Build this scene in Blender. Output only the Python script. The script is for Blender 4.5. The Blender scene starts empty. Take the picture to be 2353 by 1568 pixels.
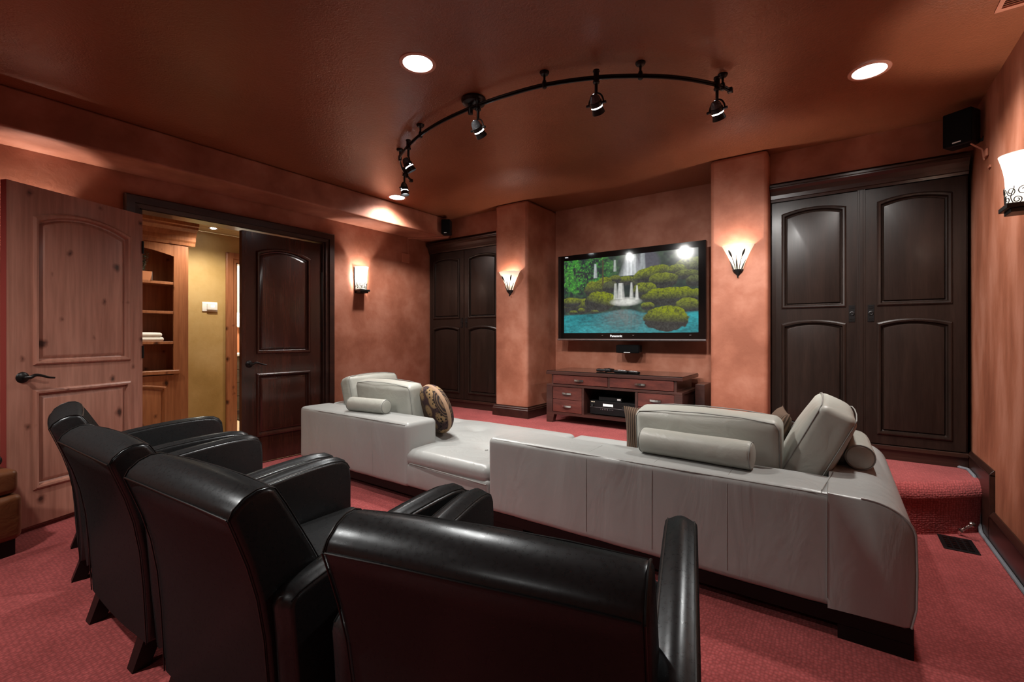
import bpy, bmesh, math, random
import numpy as np
from mathutils import Vector, Matrix
random.seed(7)
PI = math.pi
scn = bpy.context.scene
COL = scn.collection

# ------------------------------------------------------------------ materials
MATS = {}
def nodes_of(name):
    m = bpy.data.materials.new(name)
    m.use_nodes = True
    nt = m.node_tree
    b = nt.nodes['Principled BSDF']
    MATS[name] = m
    return m, nt, b

def N(nt, t, **kw):
    n = nt.nodes.new(t)
    for k, v in kw.items():
        if k.startswith('i_'):
            n.inputs[k[2:].replace('_', ' ')].default_value = v
        else:
            setattr(n, k, v)
    return n

def ramp(nt, stops):
    r = nt.nodes.new('ShaderNodeValToRGB')
    e = r.color_ramp.elements
    while len(e) < len(stops):
        e.new(0.5)
    for k, (p, c) in enumerate(stops):
        e[k].position = p
        e[k].color = (c[0], c[1], c[2], 1)
    return r

def coords(nt, scale=(1, 1, 1), kind='Object'):
    tc = N(nt, 'ShaderNodeTexCoord')
    mp = N(nt, 'ShaderNodeMapping')
    mp.inputs['Scale'].default_value = scale
    nt.links.new(tc.outputs[kind], mp.inputs['Vector'])
    return mp.outputs['Vector']

def add_bump(nt, b, height, strength=0.2, dist=0.01, prev=None):
    bp = N(nt, 'ShaderNodeBump')
    bp.inputs['Strength'].default_value = strength
    bp.inputs['Distance'].default_value = dist
    nt.links.new(height, bp.inputs['Height'])
    if prev is not None:
        nt.links.new(prev, bp.inputs['Normal'])
    nt.links.new(bp.outputs['Normal'], b.inputs['Normal'])
    return bp.outputs['Normal']

def plain(name, col, rough=0.5, metal=0.0, spec=0.5, coat=0.0, noise=0.0, nscale=20):
    m, nt, b = nodes_of(name)
    b.inputs['Base Color'].default_value = (*col, 1)
    b.inputs['Roughness'].default_value = rough
    b.inputs['Metallic'].default_value = metal
    b.inputs['Specular IOR Level'].default_value = spec
    b.inputs['Coat Weight'].default_value = coat
    if noise > 0:
        n = N(nt, 'ShaderNodeTexNoise')
        n.inputs['Scale'].default_value = nscale
        nt.links.new(coords(nt), n.inputs['Vector'])
        add_bump(nt, b, n.outputs['Fac'], noise, 0.004)
    return m

def emit(name, col, strength):
    m, nt, b = nodes_of(name)
    b.inputs['Base Color'].default_value = (0.8, 0.8, 0.8, 1)
    b.inputs['Emission Color'].default_value = (*col, 1)
    b.inputs['Emission Strength'].default_value = strength
    return m

def plaster(name, c0, c1, c2, rough, scale=(1, 1, 1), bump=0.12, bscale=14, blotch=1.8, spec=0.4):
    m, nt, b = nodes_of(name)
    v = coords(nt, scale)
    n1 = N(nt, 'ShaderNodeTexNoise'); n1.inputs['Scale'].default_value = blotch
    n1.inputs['Detail'].default_value = 5; n1.inputs['Roughness'].default_value = 0.58; n1.inputs['Distortion'].default_value = 0.12
    nt.links.new(v, n1.inputs['Vector'])
    r = ramp(nt, [(0.34, c0), (0.5, c1), (0.66, c2)])
    nt.links.new(n1.outputs['Fac'], r.inputs['Fac'])
    nt.links.new(r.outputs['Color'], b.inputs['Base Color'])
    n2 = N(nt, 'ShaderNodeTexNoise'); n2.inputs['Scale'].default_value = bscale
    n2.inputs['Detail'].default_value = 5; n2.inputs['Distortion'].default_value = 1.5
    nt.links.new(coords(nt), n2.inputs['Vector'])
    add_bump(nt, b, n2.outputs['Fac'], bump, 0.012)
    b.inputs['Roughness'].default_value = rough
    b.inputs['Specular IOR Level'].default_value = spec
    return m

def wood(name, c0, c1, rough=0.3, coat=0.3, axis='z', gscale=9, knots=False, stretch=0.07):
    m, nt, b = nodes_of(name)
    sc = {'z': (1, 1, stretch), 'x': (stretch, 1, 1), 'y': (1, stretch, 1)}[axis]
    n1 = N(nt, 'ShaderNodeTexNoise'); n1.inputs['Scale'].default_value = gscale
    n1.inputs['Detail'].default_value = 7; n1.inputs['Roughness'].default_value = 0.65; n1.inputs['Distortion'].default_value = 0.4
    nt.links.new(coords(nt, sc), n1.inputs['Vector'])
    r = ramp(nt, [(0.3, c0), (0.72, c1)])
    nt.links.new(n1.outputs['Fac'], r.inputs['Fac'])
    out = r.outputs['Color']
    n2 = N(nt, 'ShaderNodeTexNoise'); n2.inputs['Scale'].default_value = gscale * 9
    n2.inputs['Detail'].default_value = 3
    nt.links.new(coords(nt, sc), n2.inputs['Vector'])
    mul = N(nt, 'ShaderNodeMix', data_type='RGBA', blend_type='MULTIPLY')
    mul.inputs[0].default_value = 0.45
    r2 = ramp(nt, [(0.35, (0.55, 0.5, 0.48)), (0.6, (1, 1, 1))])
    nt.links.new(n2.outputs['Fac'], r2.inputs['Fac'])
    nt.links.new(out, mul.inputs[6]); nt.links.new(r2.outputs['Color'], mul.inputs[7])
    out = mul.outputs[2]
    if knots:
        vo = N(nt, 'ShaderNodeTexVoronoi', voronoi_dimensions='2D'); vo.inputs['Scale'].default_value = 4.6
        vo.inputs['Randomness'].default_value = 1.0
        mpv = coords(nt, (1, 1, 0.8))
        sx = N(nt, 'ShaderNodeSeparateXYZ'); nt.links.new(mpv, sx.inputs[0])
        ad2 = N(nt, 'ShaderNodeMath', operation='ADD'); nt.links.new(sx.outputs['X'], ad2.inputs[0]); nt.links.new(sx.outputs['Y'], ad2.inputs[1])
        cb2 = N(nt, 'ShaderNodeCombineXYZ'); nt.links.new(ad2.outputs[0], cb2.inputs['X']); nt.links.new(sx.outputs['Z'], cb2.inputs['Y'])
        wob = N(nt, 'ShaderNodeTexNoise'); wob.inputs['Scale'].default_value = 22
        nt.links.new(mpv, wob.inputs['Vector'])
        av = N(nt, 'ShaderNodeMix', data_type='RGBA', blend_type='ADD'); av.inputs[0].default_value = 0.035
        nt.links.new(cb2.outputs[0], av.inputs[6]); nt.links.new(wob.outputs['Color'], av.inputs[7])
        nt.links.new(av.outputs[2], vo.inputs['Vector'])
        rk = ramp(nt, [(0.035, (0.05, 0.03, 0.025)), (0.075, (0.5, 0.42, 0.4)), (0.14, (1, 1, 1))])
        sk = N(nt, 'ShaderNodeSeparateColor'); nt.links.new(vo.outputs['Color'], sk.inputs[0])
        ml = N(nt, 'ShaderNodeMath', operation='MULTIPLY_ADD'); ml.inputs[1].default_value = -0.11; ml.inputs[2].default_value = 0.095
        nt.links.new(sk.outputs[0], ml.inputs[0])
        aa = N(nt, 'ShaderNodeMath', operation='ADD'); nt.links.new(vo.outputs['Distance'], aa.inputs[0]); nt.links.new(ml.outputs[0], aa.inputs[1])
        nt.links.new(aa.outputs[0], rk.inputs['Fac'])
        mk = N(nt, 'ShaderNodeMix', data_type='RGBA', blend_type='MULTIPLY'); mk.inputs[0].default_value = 0.9
        nt.links.new(out, mk.inputs[6]); nt.links.new(rk.outputs['Color'], mk.inputs[7])
        out = mk.outputs[2]
    nt.links.new(out, b.inputs['Base Color'])
    b.inputs['Roughness'].default_value = rough
    b.inputs['Coat Weight'].default_value = coat
    b.inputs['Coat Roughness'].default_value = 0.18
    add_bump(nt, b, n2.outputs['Fac'], 0.06, 0.003)
    return m

def leather(name, col, rough, fine=0.12, wrinkle=0.25, wscale=(5, 5, 2.2), spec=0.5, coat=0.0, col2=None):
    m, nt, b = nodes_of(name)
    n1 = N(nt, 'ShaderNodeTexNoise'); n1.inputs['Scale'].default_value = 1.0
    n1.inputs['Detail'].default_value = 4; n1.inputs['Distortion'].default_value = 0.8
    nt.links.new(coords(nt, wscale), n1.inputs['Vector'])
    n2 = N(nt, 'ShaderNodeTexVoronoi'); n2.inputs['Scale'].default_value = 260
    nt.links.new(coords(nt), n2.inputs['Vector'])
    nn = add_bump(nt, b, n1.outputs['Fac'], wrinkle, 0.03)
    add_bump(nt, b, n2.outputs['Distance'], fine, 0.001, nn)
    if col2:
        n3 = N(nt, 'ShaderNodeTexNoise'); n3.inputs['Scale'].default_value = 22
        n3.inputs['Detail'].default_value = 8; n3.inputs['Roughness'].default_value = 0.7
        nt.links.new(coords(nt), n3.inputs['Vector'])
        r = ramp(nt, [(0.35, col), (0.7, col2)])
        nt.links.new(n3.outputs['Fac'], r.inputs['Fac'])
        nt.links.new(r.outputs['Color'], b.inputs['Base Color'])
        rr = N(nt, 'ShaderNodeMapRange'); rr.inputs['From Min'].default_value = 0.3; rr.inputs['From Max'].default_value = 0.75
        rr.inputs['To Min'].default_value = rough - 0.06; rr.inputs['To Max'].default_value = rough + 0.12
        nt.links.new(n3.outputs['Fac'], rr.inputs['Value'])
        nt.links.new(rr.outputs['Result'], b.inputs['Roughness'])
    else:
        b.inputs['Base Color'].default_value = (*col, 1)
        b.inputs['Roughness'].default_value = rough
    b.inputs['Specular IOR Level'].default_value = spec
    b.inputs['Coat Weight'].default_value = coat
    return m

TERRA = plaster('terracotta_plaster', (0.245, 0.082, 0.046), (0.325, 0.118, 0.070), (0.41, 0.172, 0.112), 0.62, bump=0.10, bscale=16, blotch=3.0, spec=0.3)
TERRAV = plaster('terracotta_streaked_plaster', (0.225, 0.072, 0.037), (0.32, 0.113, 0.061), (0.41, 0.172, 0.108), 0.6, scale=(1.6, 1.6, 0.45), bump=0.10, bscale=16, blotch=3.6, spec=0.3)
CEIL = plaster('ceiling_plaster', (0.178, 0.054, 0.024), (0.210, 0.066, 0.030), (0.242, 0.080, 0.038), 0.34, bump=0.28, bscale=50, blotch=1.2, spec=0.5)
YELLOW = plaster('ochre_plaster', (0.32, 0.205, 0.062), (0.40, 0.265, 0.092), (0.48, 0.335, 0.14), 0.6, bump=0.1, bscale=16, blotch=1.6)
ORANGE = plaster('orange_plaster', (0.55, 0.2, 0.09), (0.6, 0.23, 0.11), (0.65, 0.27, 0.13), 0.7)
DARK = wood('espresso_wood', (0.0115, 0.0066, 0.0050), (0.025, 0.0138, 0.0102), rough=0.34, coat=0.04, gscale=14)
DARK.node_tree.nodes['Principled BSDF'].inputs['Specular IOR Level'].default_value = 0.28
DARKX = wood('espresso_wood_across', (0.016, 0.0052, 0.0036), (0.040, 0.0130, 0.0080), rough=0.36, coat=0.10, axis='y', gscale=14)
DARKH = wood('espresso_wood_along', (0.020, 0.0085, 0.0058), (0.044, 0.0195, 0.0125), rough=0.3, coat=0.3, axis='x', gscale=14)
MAHOG = wood('mahogany_door_wood', (0.020, 0.0060, 0.0042), (0.062, 0.0175, 0.0105), rough=0.24, coat=0.4, gscale=8)
CHERRY = wood('cherry_stand_wood', (0.055, 0.014, 0.011), (0.145, 0.036, 0.026), rough=0.32, coat=0.35, axis='x', gscale=16, stretch=0.25)
CHERRYD = wood('dark_cherry_wood', (0.034, 0.0125, 0.010), (0.070, 0.026, 0.020), rough=0.3, coat=0.3, axis='x', gscale=16)
ALDER = wood('knotty_alder_wood', (0.31, 0.128, 0.088), (0.48, 0.235, 0.17), rough=0.38, coat=0.2, gscale=5, knots=True)
ALDERX = wood('honey_alder_wood', (0.24, 0.085, 0.035), (0.40, 0.165, 0.075), rough=0.35, coat=0.25, gscale=6, knots=True)
REDEDGE = plain('red_stained_edge', (0.22, 0.035, 0.03), 0.4)
CREAM = leather('cream_leather', (0.335, 0.345, 0.335), 0.36, fine=0.08, wrinkle=0.28, wscale=(6, 6, 2.0), spec=0.45)
CREAMS = leather('cream_leather_cushion', (0.385, 0.393, 0.352), 0.42, fine=0.08, wrinkle=0.36, wscale=(5, 7, 5), spec=0.45)
SEAM = plain('leather_seam', (0.24, 0.245, 0.23), 0.6)
def black_leather():
    m = bpy.data.materials.new('black_leather'); m.use_nodes = True
    nt = m.node_tree; nt.nodes.clear()
    out = nt.nodes.new('ShaderNodeOutputMaterial')
    n3 = N(nt, 'ShaderNodeTexNoise'); n3.inputs['Scale'].default_value = 95
    n3.inputs['Detail'].default_value = 8; n3.inputs['Roughness'].default_value = 0.75
    nt.links.new(coords(nt, (1, 1, 1)), n3.inputs['Vector'])
    r = ramp(nt, [(0.3, (0.0125, 0.0132, 0.0138)), (0.75, (0.0185, 0.0193, 0.02))])
    nt.links.new(n3.outputs['Fac'], r.inputs['Fac'])
    df = N(nt, 'ShaderNodeBsdfDiffuse'); nt.links.new(r.outputs['Color'], df.inputs['Color'])
    gl = N(nt, 'ShaderNodeBsdfAnisotropic'); gl.inputs['Color'].default_value = (0.046, 0.049, 0.051, 1)
    rr = N(nt, 'ShaderNodeMapRange'); rr.inputs['From Min'].default_value = 0.3; rr.inputs['From Max'].default_value = 0.7
    rr.inputs['To Min'].default_value = 0.25; rr.inputs['To Max'].default_value = 0.34
    nt.links.new(n3.outputs['Fac'], rr.inputs['Value']); nt.links.new(rr.outputs['Result'], gl.inputs['Roughness'])
    n1 = N(nt, 'ShaderNodeTexNoise'); n1.inputs['Scale'].default_value = 6; n1.inputs['Detail'].default_value = 3
    nt.links.new(coords(nt), n1.inputs['Vector'])
    n2 = N(nt, 'ShaderNodeTexNoise'); n2.inputs['Scale'].default_value = 380; n2.inputs['Detail'].default_value = 2
    nt.links.new(coords(nt), n2.inputs['Vector'])
    b1 = N(nt, 'ShaderNodeBump'); b1.inputs['Strength'].default_value = 0.06; b1.inputs['Distance'].default_value = 0.03
    b2 = N(nt, 'ShaderNodeBump'); b2.inputs['Strength'].default_value = 0.05; b2.inputs['Distance'].default_value = 0.001
    nt.links.new(n1.outputs['Fac'], b1.inputs['Height']); nt.links.new(n2.outputs['Fac'], b2.inputs['Height'])
    nt.links.new(b1.outputs['Normal'], b2.inputs['Normal'])
    nt.links.new(b2.outputs['Normal'], gl.inputs['Normal']); nt.links.new(b2.outputs['Normal'], df.inputs['Normal'])
    ad = N(nt, 'ShaderNodeAddShader')
    nt.links.new(df.outputs[0], ad.inputs[0]); nt.links.new(gl.outputs[0], ad.inputs[1])
    nt.links.new(ad.outputs[0], out.inputs['Surface'])
    return m
BLACK = black_leather()
BSEAM = plain('black_seam', (0.010, 0.010, 0.010), 0.35, spec=0.3)
BWOOD = plain('black_wood', (0.0045, 0.0045, 0.0045), 0.4, spec=0.25)
IRON = plain('dark_bronze_metal', (0.0055, 0.005, 0.005), 0.36, spec=0.35, noise=0.1)
BLACKP = plain('black_plastic', (0.005, 0.005, 0.0055), 0.4, spec=0.3)
BLACKG = plain('black_gloss', (0.004, 0.004, 0.004), 0.07, spec=0.6)
GRILLE = plain('speaker_cloth', (0.003, 0.003, 0.0032), 0.9, spec=0.1, noise=0.3, nscale=300)
SILVER = plain('silver_trim', (0.62, 0.63, 0.65), 0.25, metal=0.9)
CHROME = plain('polished_metal', (0.75, 0.73, 0.70), 0.14, metal=1.0)
CAPGLASS = plain('reflector_glass', (0.10, 0.11, 0.12), 0.22, metal=0.4, noise=0.8, nscale=90)
PLATE = plain('badge_silver', (0.7, 0.7, 0.7), 0.4)
WHITE = plain('white_plastic', (0.82, 0.82, 0.80), 0.4)
TOWEL = plain('white_terry', (0.80, 0.80, 0.76), 0.9, noise=0.5, nscale=200)
GREY = plain('carpet_edge_grey', (0.16, 0.17, 0.19), 0.7, noise=0.5, nscale=120)
TAN = leather('brown_leather', (0.16, 0.055, 0.020), 0.42, fine=0.1, wrinkle=0.4, wscale=(6, 6, 6))
CURT = plain('white_curtain', (0.85, 0.86, 0.80), 0.8)
GLASS = plain('dark_glass_top', (0.014, 0.010, 0.009), 0.05, spec=0.6)
FOL = plain('dark_foliage', (0.035, 0.06, 0.045), 0.6)
POTM = plain('terracotta_pot', (0.55, 0.22, 0.10), 0.6)
TINM = plain('tin_pot_side', (0.5, 0.48, 0.46), 0.35, metal=0.6)
PAINT = plain('raceway_paint', (0.40, 0.15, 0.09), 0.5)
GREYW = wood('grey_chest_wood', (0.055, 0.045, 0.035), (0.10, 0.08, 0.062), rough=0.45, coat=0.1, axis='y')
STONE = plain('pale_stone_top', (0.7, 0.68, 0.62), 0.3)

def carpet_mat():
    m, nt, b = nodes_of('red_loop_carpet')
    v = coords(nt)
    n1 = N(nt, 'ShaderNodeTexNoise'); n1.inputs['Scale'].default_value = 3.2; n1.inputs['Detail'].default_value = 3
    nt.links.new(v, n1.inputs['Vector'])
    vo = N(nt, 'ShaderNodeTexVoronoi'); vo.inputs['Scale'].default_value = 78; vo.inputs['Randomness'].default_value = 0.5
    nt.links.new(coords(nt, (1, 0.8, 1)), vo.inputs['Vector'])
    r = ramp(nt, [(0.3, (0.33, 0.064, 0.061)), (0.7, (0.47, 0.098, 0.096))])
    nt.links.new(n1.outputs['Fac'], r.inputs['Fac'])
    rv = ramp(nt, [(0.15, (1, 1, 1)), (0.62, (0.34, 0.30, 0.30))])
    nt.links.new(vo.outputs['Distance'], rv.inputs['Fac'])
    mul = N(nt, 'ShaderNodeMix', data_type='RGBA', blend_type='MULTIPLY'); mul.inputs[0].default_value = 0.62
    nt.links.new(r.outputs['Color'], mul.inputs[6]); nt.links.new(rv.outputs['Color'], mul.inputs[7])
    nt.links.new(mul.outputs[2], b.inputs['Base Color'])
    inv = N(nt, 'ShaderNodeMath', operation='MULTIPLY'); inv.inputs[1].default_value = -1
    nt.links.new(vo.outputs['Distance'], inv.inputs[0])
    add_bump(nt, b, inv.outputs[0], 0.65, 0.007)
    b.inputs['Roughness'].default_value = 0.95
    b.inputs['Specular IOR Level'].default_value = 0.1
    b.inputs['Sheen Weight'].default_value = 0.3
    b.inputs['Sheen Tint'].default_value = (1, 0.5, 0.5, 1)
    return m
CARPET = carpet_mat()

def cord_mat():
    m, nt, b = nodes_of('brown_corduroy')
    w = N(nt, 'ShaderNodeTexWave'); w.inputs['Scale'].default_value = 22
    w.inputs['Distortion'].default_value = 0.4
    w.bands_direction = 'X'
    nt.links.new(coords(nt), w.inputs['Vector'])
    r = ramp(nt, [(0.1, (0.035, 0.019, 0.011)), (0.7, (0.115, 0.068, 0.040))])
    nt.links.new(w.outputs['Fac'], r.inputs['Fac'])
    nt.links.new(r.outputs['Color'], b.inputs['Base Color'])
    add_bump(nt, b, w.outputs['Fac'], 0.8, 0.008)
    b.inputs['Roughness'].default_value = 0.9
    return m
CORD = cord_mat()

def tapestry_mat():
    m, nt, b = nodes_of('tapestry_weave')
    tc = N(nt, 'ShaderNodeTexCoord'); sp = N(nt, 'ShaderNodeSeparateXYZ')
    nt.links.new(tc.outputs['Object'], sp.inputs[0])
    # thin stripes
    w = N(nt, 'ShaderNodeTexWave'); w.inputs['Scale'].default_value = 26; w.inputs['Distortion'].default_value = 1.0
    w.bands_direction = 'X'
    nt.links.new(tc.outputs['Object'], w.inputs['Vector'])
    rs = ramp(nt, [(0.45, (0.018, 0.010, 0.008)), (0.85, (0.13, 0.075, 0.04))])
    nt.links.new(w.outputs['Fac'], rs.inputs['Fac'])
    # flower dots
    vo = N(nt, 'ShaderNodeTexVoronoi'); vo.inputs['Scale'].default_value = 38; vo.inputs['Randomness'].default_value = 0.35
    nt.links.new(tc.outputs['Object'], vo.inputs['Vector'])
    vb = N(nt, 'ShaderNodeTexVoronoi'); vb.inputs['Scale'].default_value = 8.5; vb.inputs['Randomness'].default_value = 0.4
    nt.links.new(tc.outputs['Object'], vb.inputs['Vector'])
    rb = ramp(nt, [(0.42, (0.30, 0.19, 0.09)), (0.55, (0.045, 0.018, 0.02))])
    nt.links.new(vb.outputs['Distance'], rb.inputs['Fac'])
    rd = ramp(nt, [(0.30, (0.022, 0.008, 0.008)), (0.42, (1, 1, 1))])
    nt.links.new(vo.outputs['Distance'], rd.inputs['Fac'])
    mm = N(nt, 'ShaderNodeMix', data_type='RGBA', blend_type='MULTIPLY'); mm.inputs[0].default_value = 1
    nt.links.new(rb.outputs['Color'], mm.inputs[6]); nt.links.new(rd.outputs['Color'], mm.inputs[7])
    rx = ramp(nt, [(0.47, (0, 0, 0)), (0.475, (1, 1, 1)), (0.83, (1, 1, 1)), (0.835, (0, 0, 0))])
    mr = N(nt, 'ShaderNodeMapRange'); mr.inputs['From Min'].default_value = -0.25; mr.inputs['From Max'].default_value = 0.25
    nt.links.new(sp.outputs['X'], mr.inputs['Value']); nt.links.new(mr.outputs['Result'], rx.inputs['Fac'])
    mix = N(nt, 'ShaderNodeMix', data_type='RGBA')
    nt.links.new(rx.outputs['Color'], mix.inputs[0])
    nt.links.new(rs.outputs['Color'], mix.inputs[6]); nt.links.new(mm.outputs[2], mix.inputs[7])
    nt.links.new(mix.outputs[2], b.inputs['Base Color'])
    b.inputs['Roughness'].default_value = 0.9
    add_bump(nt, b, vo.outputs['Distance'], 0.3, 0.004)
    return m
TAPES = tapestry_mat()
TAPEDGE = plain('tan_braid', (0.33, 0.21, 0.13), 0.85, noise=0.6, nscale=150)

def shade_mat(name, tint, glow):
    m = bpy.data.materials.new(name); m.use_nodes = True
    nt = m.node_tree; nt.nodes.clear()
    out = nt.nodes.new('ShaderNodeOutputMaterial')
    tr = N(nt, 'ShaderNodeBsdfTranslucent'); tr.inputs['Color'].default_value = (*tint, 1)
    df = N(nt, 'ShaderNodeBsdfDiffuse'); df.inputs['Color'].default_value = (*tint, 1)
    mx = N(nt, 'ShaderNodeMixShader'); mx.inputs[0].default_value = 0.935
    em = N(nt, 'ShaderNodeEmission'); em.inputs['Color'].default_value = (1, 0.93, 0.80, 1); em.inputs['Strength'].default_value = glow
    ad = N(nt, 'ShaderNodeAddShader')
    nt.links.new(tr.outputs[0], mx.inputs[1]); nt.links.new(df.outputs[0], mx.inputs[2])
    nt.links.new(mx.outputs[0], ad.inputs[0]); nt.links.new(em.outputs[0], ad.inputs[1])
    nt.links.new(ad.outputs[0], out.inputs['Surface'])
    return m
SHADE = shade_mat('frosted_glass_shade', (0.62, 0.55, 0.42), 0.16)
SHADEW = shade_mat('white_glass_shade', (0.80, 0.76, 0.66), 0.30)
LAMPGLOW = emit('recessed_lamp_lens', (1, 0.95, 0.9), 10)
SPOTGLOW = emit('spot_bulb_lens', (0.95, 0.98, 1.0), 32)
LSHADE = emit('lit_lamp_shade', (1, 0.9, 0.72), 3.0)

# ------------------------------------------------------------------ mesh helpers
def new():
    return bmesh.new()

def add_box(bm, x0, x1, y0, y1, z0, z1):
    v = [bm.verts.new(p) for p in ((x0, y0, z0), (x1, y0, z0), (x1, y1, z0), (x0, y1, z0), (x0, y0, z1), (x1, y0, z1), (x1, y1, z1), (x0, y1, z1))]
    for f in ((0, 3, 2, 1), (4, 5, 6, 7), (0, 1, 5, 4), (1, 2, 6, 5), (2, 3, 7, 6), (3, 0, 4, 7)):
        bm.faces.new([v[k] for k in f])
    return bm

def box(*a):
    return add_box(new(), *a)

def add_prism(bm, poly, a0, a1, axis='x'):
    """poly: 2-D loop; extruded between a0 and a1 along axis. 'x': (y,z); 'y': (x,z); 'z': (x,y)"""
    def P(p, a):
        return {'x': (a, p[0], p[1]), 'y': (p[0], a, p[1]), 'z': (p[0], p[1], a)}[axis]
    A = [bm.verts.new(P(p, a0)) for p in poly]
    B = [bm.verts.new(P(p, a1)) for p in poly]
    n = len(poly)
    bm.faces.new(A); bm.faces.new(B[::-1])
    for k in range(n):
        bm.faces.new([A[k], B[k], B[(k + 1) % n], A[(k + 1) % n]])
    return bm

def prism(*a, **k):
    return add_prism(new(), *a, **k)

def add_tube(bm, pts, r, seg=10, closed=False, cap=True):
    pts = [Vector(p) for p in pts]
    n = len(pts)
    rad = r if isinstance(r, (list, tuple)) else [r] * n
    rings = []
    up = None
    for k in range(n):
        if closed:
            t = pts[(k + 1) % n] - pts[k - 1]
        else:
            t = pts[min(k + 1, n - 1)] - pts[max(k - 1, 0)]
        t.normalize()
        if up is None:
            up = Vector((0, 0, 1)) if abs(t.z) < 0.9 else Vector((1, 0, 0))
        a = up - t * up.dot(t)
        if a.length < 1e-5:
            a = t.orthogonal()
        a.normalize(); up = a
        b2 = t.cross(a)
        rings.append([bm.verts.new(pts[k] + (a * math.cos(2 * PI * j / seg) + b2 * math.sin(2 * PI * j / seg)) * rad[k]) for j in range(seg)])
    for k in range(n if closed else n - 1):
        A, B = rings[k], rings[(k + 1) % n]
        for j in range(seg):
            bm.faces.new([A[j], A[(j + 1) % seg], B[(j + 1) % seg], B[j]])
    if cap and not closed:
        bm.faces.new(rings[0][::-1]); bm.faces.new(rings[-1])
    return bm

def tube(*a, **k):
    return add_tube(new(), *a, **k)

def add_lathe(bm, prof, seg=24, c=(0, 0, 0), a0=0.0, a1=2 * PI, mat=None):
    """prof [(r,z)]; full or part turn about z through c"""
    full = abs(a1 - a0 - 2 * PI) < 1e-6
    m = seg if full else seg + 1
    rings = []
    for r, z in prof:
        rings.append([bm.verts.new((c[0] + r * math.cos(a0 + (a1 - a0) * j / seg), c[1] + r * math.sin(a0 + (a1 - a0) * j / seg), c[2] + z)) for j in range(m)])
    for k in range(len(prof) - 1):
        A, B = rings[k], rings[k + 1]
        for j in range(seg):
            j2 = (j + 1) % m
            try:
                bm.faces.new([A[j], A[j2], B[j2], B[j]])
            except ValueError:
                pass
    return bm

def lathe(*a, **k):
    return add_lathe(new(), *a, **k)

def rbox(x0, x1, y0, y1, z0, z1, r=0.03, seg=4, n=(8, 8, 8), bulge=(0, 0, 0), fn=None, bm=None):
    """rounded box with subdivided faces; bulge swells the faces of each axis"""
    bm = bm or new()
    c = ((x0 + x1) / 2, (y0 + y1) / 2, (z0 + z1) / 2)
    h = ((x1 - x0) / 2, (y1 - y0) / 2, (z1 - z0) / 2)
    r = min(r, min(h) * 0.999)
    L = []
    for a in range(3):
        inner = h[a] - r
        rd = [h[a] - r + r * math.tan(PI / 4 * k / seg) for k in range(1, seg + 1)]
        mid = [-inner + 2 * inner * k / n[a] for k in range(n[a] + 1)]
        L.append([-q for q in rd[::-1]] + mid + rd)
    cache = {}
    def V(p):
        key = tuple(round(q, 6) for q in p)
        if key in cache:
            return cache[key]
        inn = [max(-(h[a] - r), min(h[a] - r, p[a])) for a in range(3)]
        d = Vector([p[a] - inn[a] for a in range(3)])
        if d.length > 1e-9:
            d = d.normalized() * r
        q = [inn[a] + d[a] for a in range(3)]
        u = [q[a] / h[a] for a in range(3)]
        o = list(q)
        for a in range(3):
            if bulge[a]:
                b1, b2 = [k for k in range(3) if k != a]
                o[a] += bulge[a] * u[a] * max(0, 1 - abs(u[b1]) ** 2.2) * max(0, 1 - abs(u[b2]) ** 2.2)
        w = Vector([o[a] + c[a] for a in range(3)])
        if fn:
            w = Vector(fn(w, u))
        v = bm.verts.new(w)
        cache[key] = v
        return v
    for a in range(3):
        b1, b2 = (a + 1) % 3, (a + 2) % 3
        for s in (-1, 1):
            for i in range(len(L[b1]) - 1):
                for j in range(len(L[b2]) - 1):
                    q = []
                    for (ii, jj) in ((i, j), (i + 1, j), (i + 1, j + 1), (i, j + 1)):
                        p = [0, 0, 0]; p[a] = s * h[a]; p[b1] = L[b1][ii]; p[b2] = L[b2][jj]
                        q.append(V(p))
                    if s < 0:
                        q = q[::-1]
                    if len(set(q)) == 4:
                        try:
                            bm.faces.new(q)
                        except ValueError:
                            pass
    return bm

def xform(bm, M):
    bmesh.ops.transform(bm, matrix=M, verts=bm.verts)
    return bm

def obj(name, bm, mat, parent=None, smooth=True, bevel=0, bseg=3, world=False, loc=None, rot=None, angle=35):
    if parent is not None and world:
        bmesh.ops.translate(bm, vec=-Vector(parent.location), verts=bm.verts)
    bmesh.ops.recalc_face_normals(bm, faces=bm.faces)
    me = bpy.data.meshes.new(name)
    bm.to_mesh(me); bm.free()
    if mat is not None:
        me.materials.append(mat)
    o = bpy.data.objects.new(name, me)
    COL.objects.link(o)
    if parent is not None:
        o.parent = parent
    if loc is not None:
        o.location = loc
    if rot is not None:
        o.rotation_euler = rot
    if smooth:
        me.polygons.foreach_set('use_smooth', [True] * len(me.polygons))
        try:
            me.set_sharp_from_angle(angle=math.radians(angle))
        except Exception:
            pass
    if bevel:
        bv = o.modifiers.new('bevel', 'BEVEL')
        bv.width = bevel; bv.segments = bseg; bv.limit_method = 'ANGLE'; bv.angle_limit = math.radians(angle)
        bv.harden_normals = False
    return o

def tag(o, label, cat=None, group=None, kind=None):
    o['label'] = label
    if cat:
        o['category'] = cat
    if group:
        o['group'] = group
    if kind:
        o['kind'] = kind
    return o

def thing(name, label, cat, loc=(0, 0, 0), rotz=0.0, group=None, kind=None):
    o = bpy.data.objects.new(name, None)
    COL.objects.link(o)
    o.location = loc; o.rotation_euler = (0, 0, rotz)
    o.empty_display_size = 0.1
    return tag(o, label, cat, group, kind)

def struct(name, bm, mat, label, cat, **k):
    o = obj(name, bm, mat, **k)
    return tag(o, label, cat, kind='structure')

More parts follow.
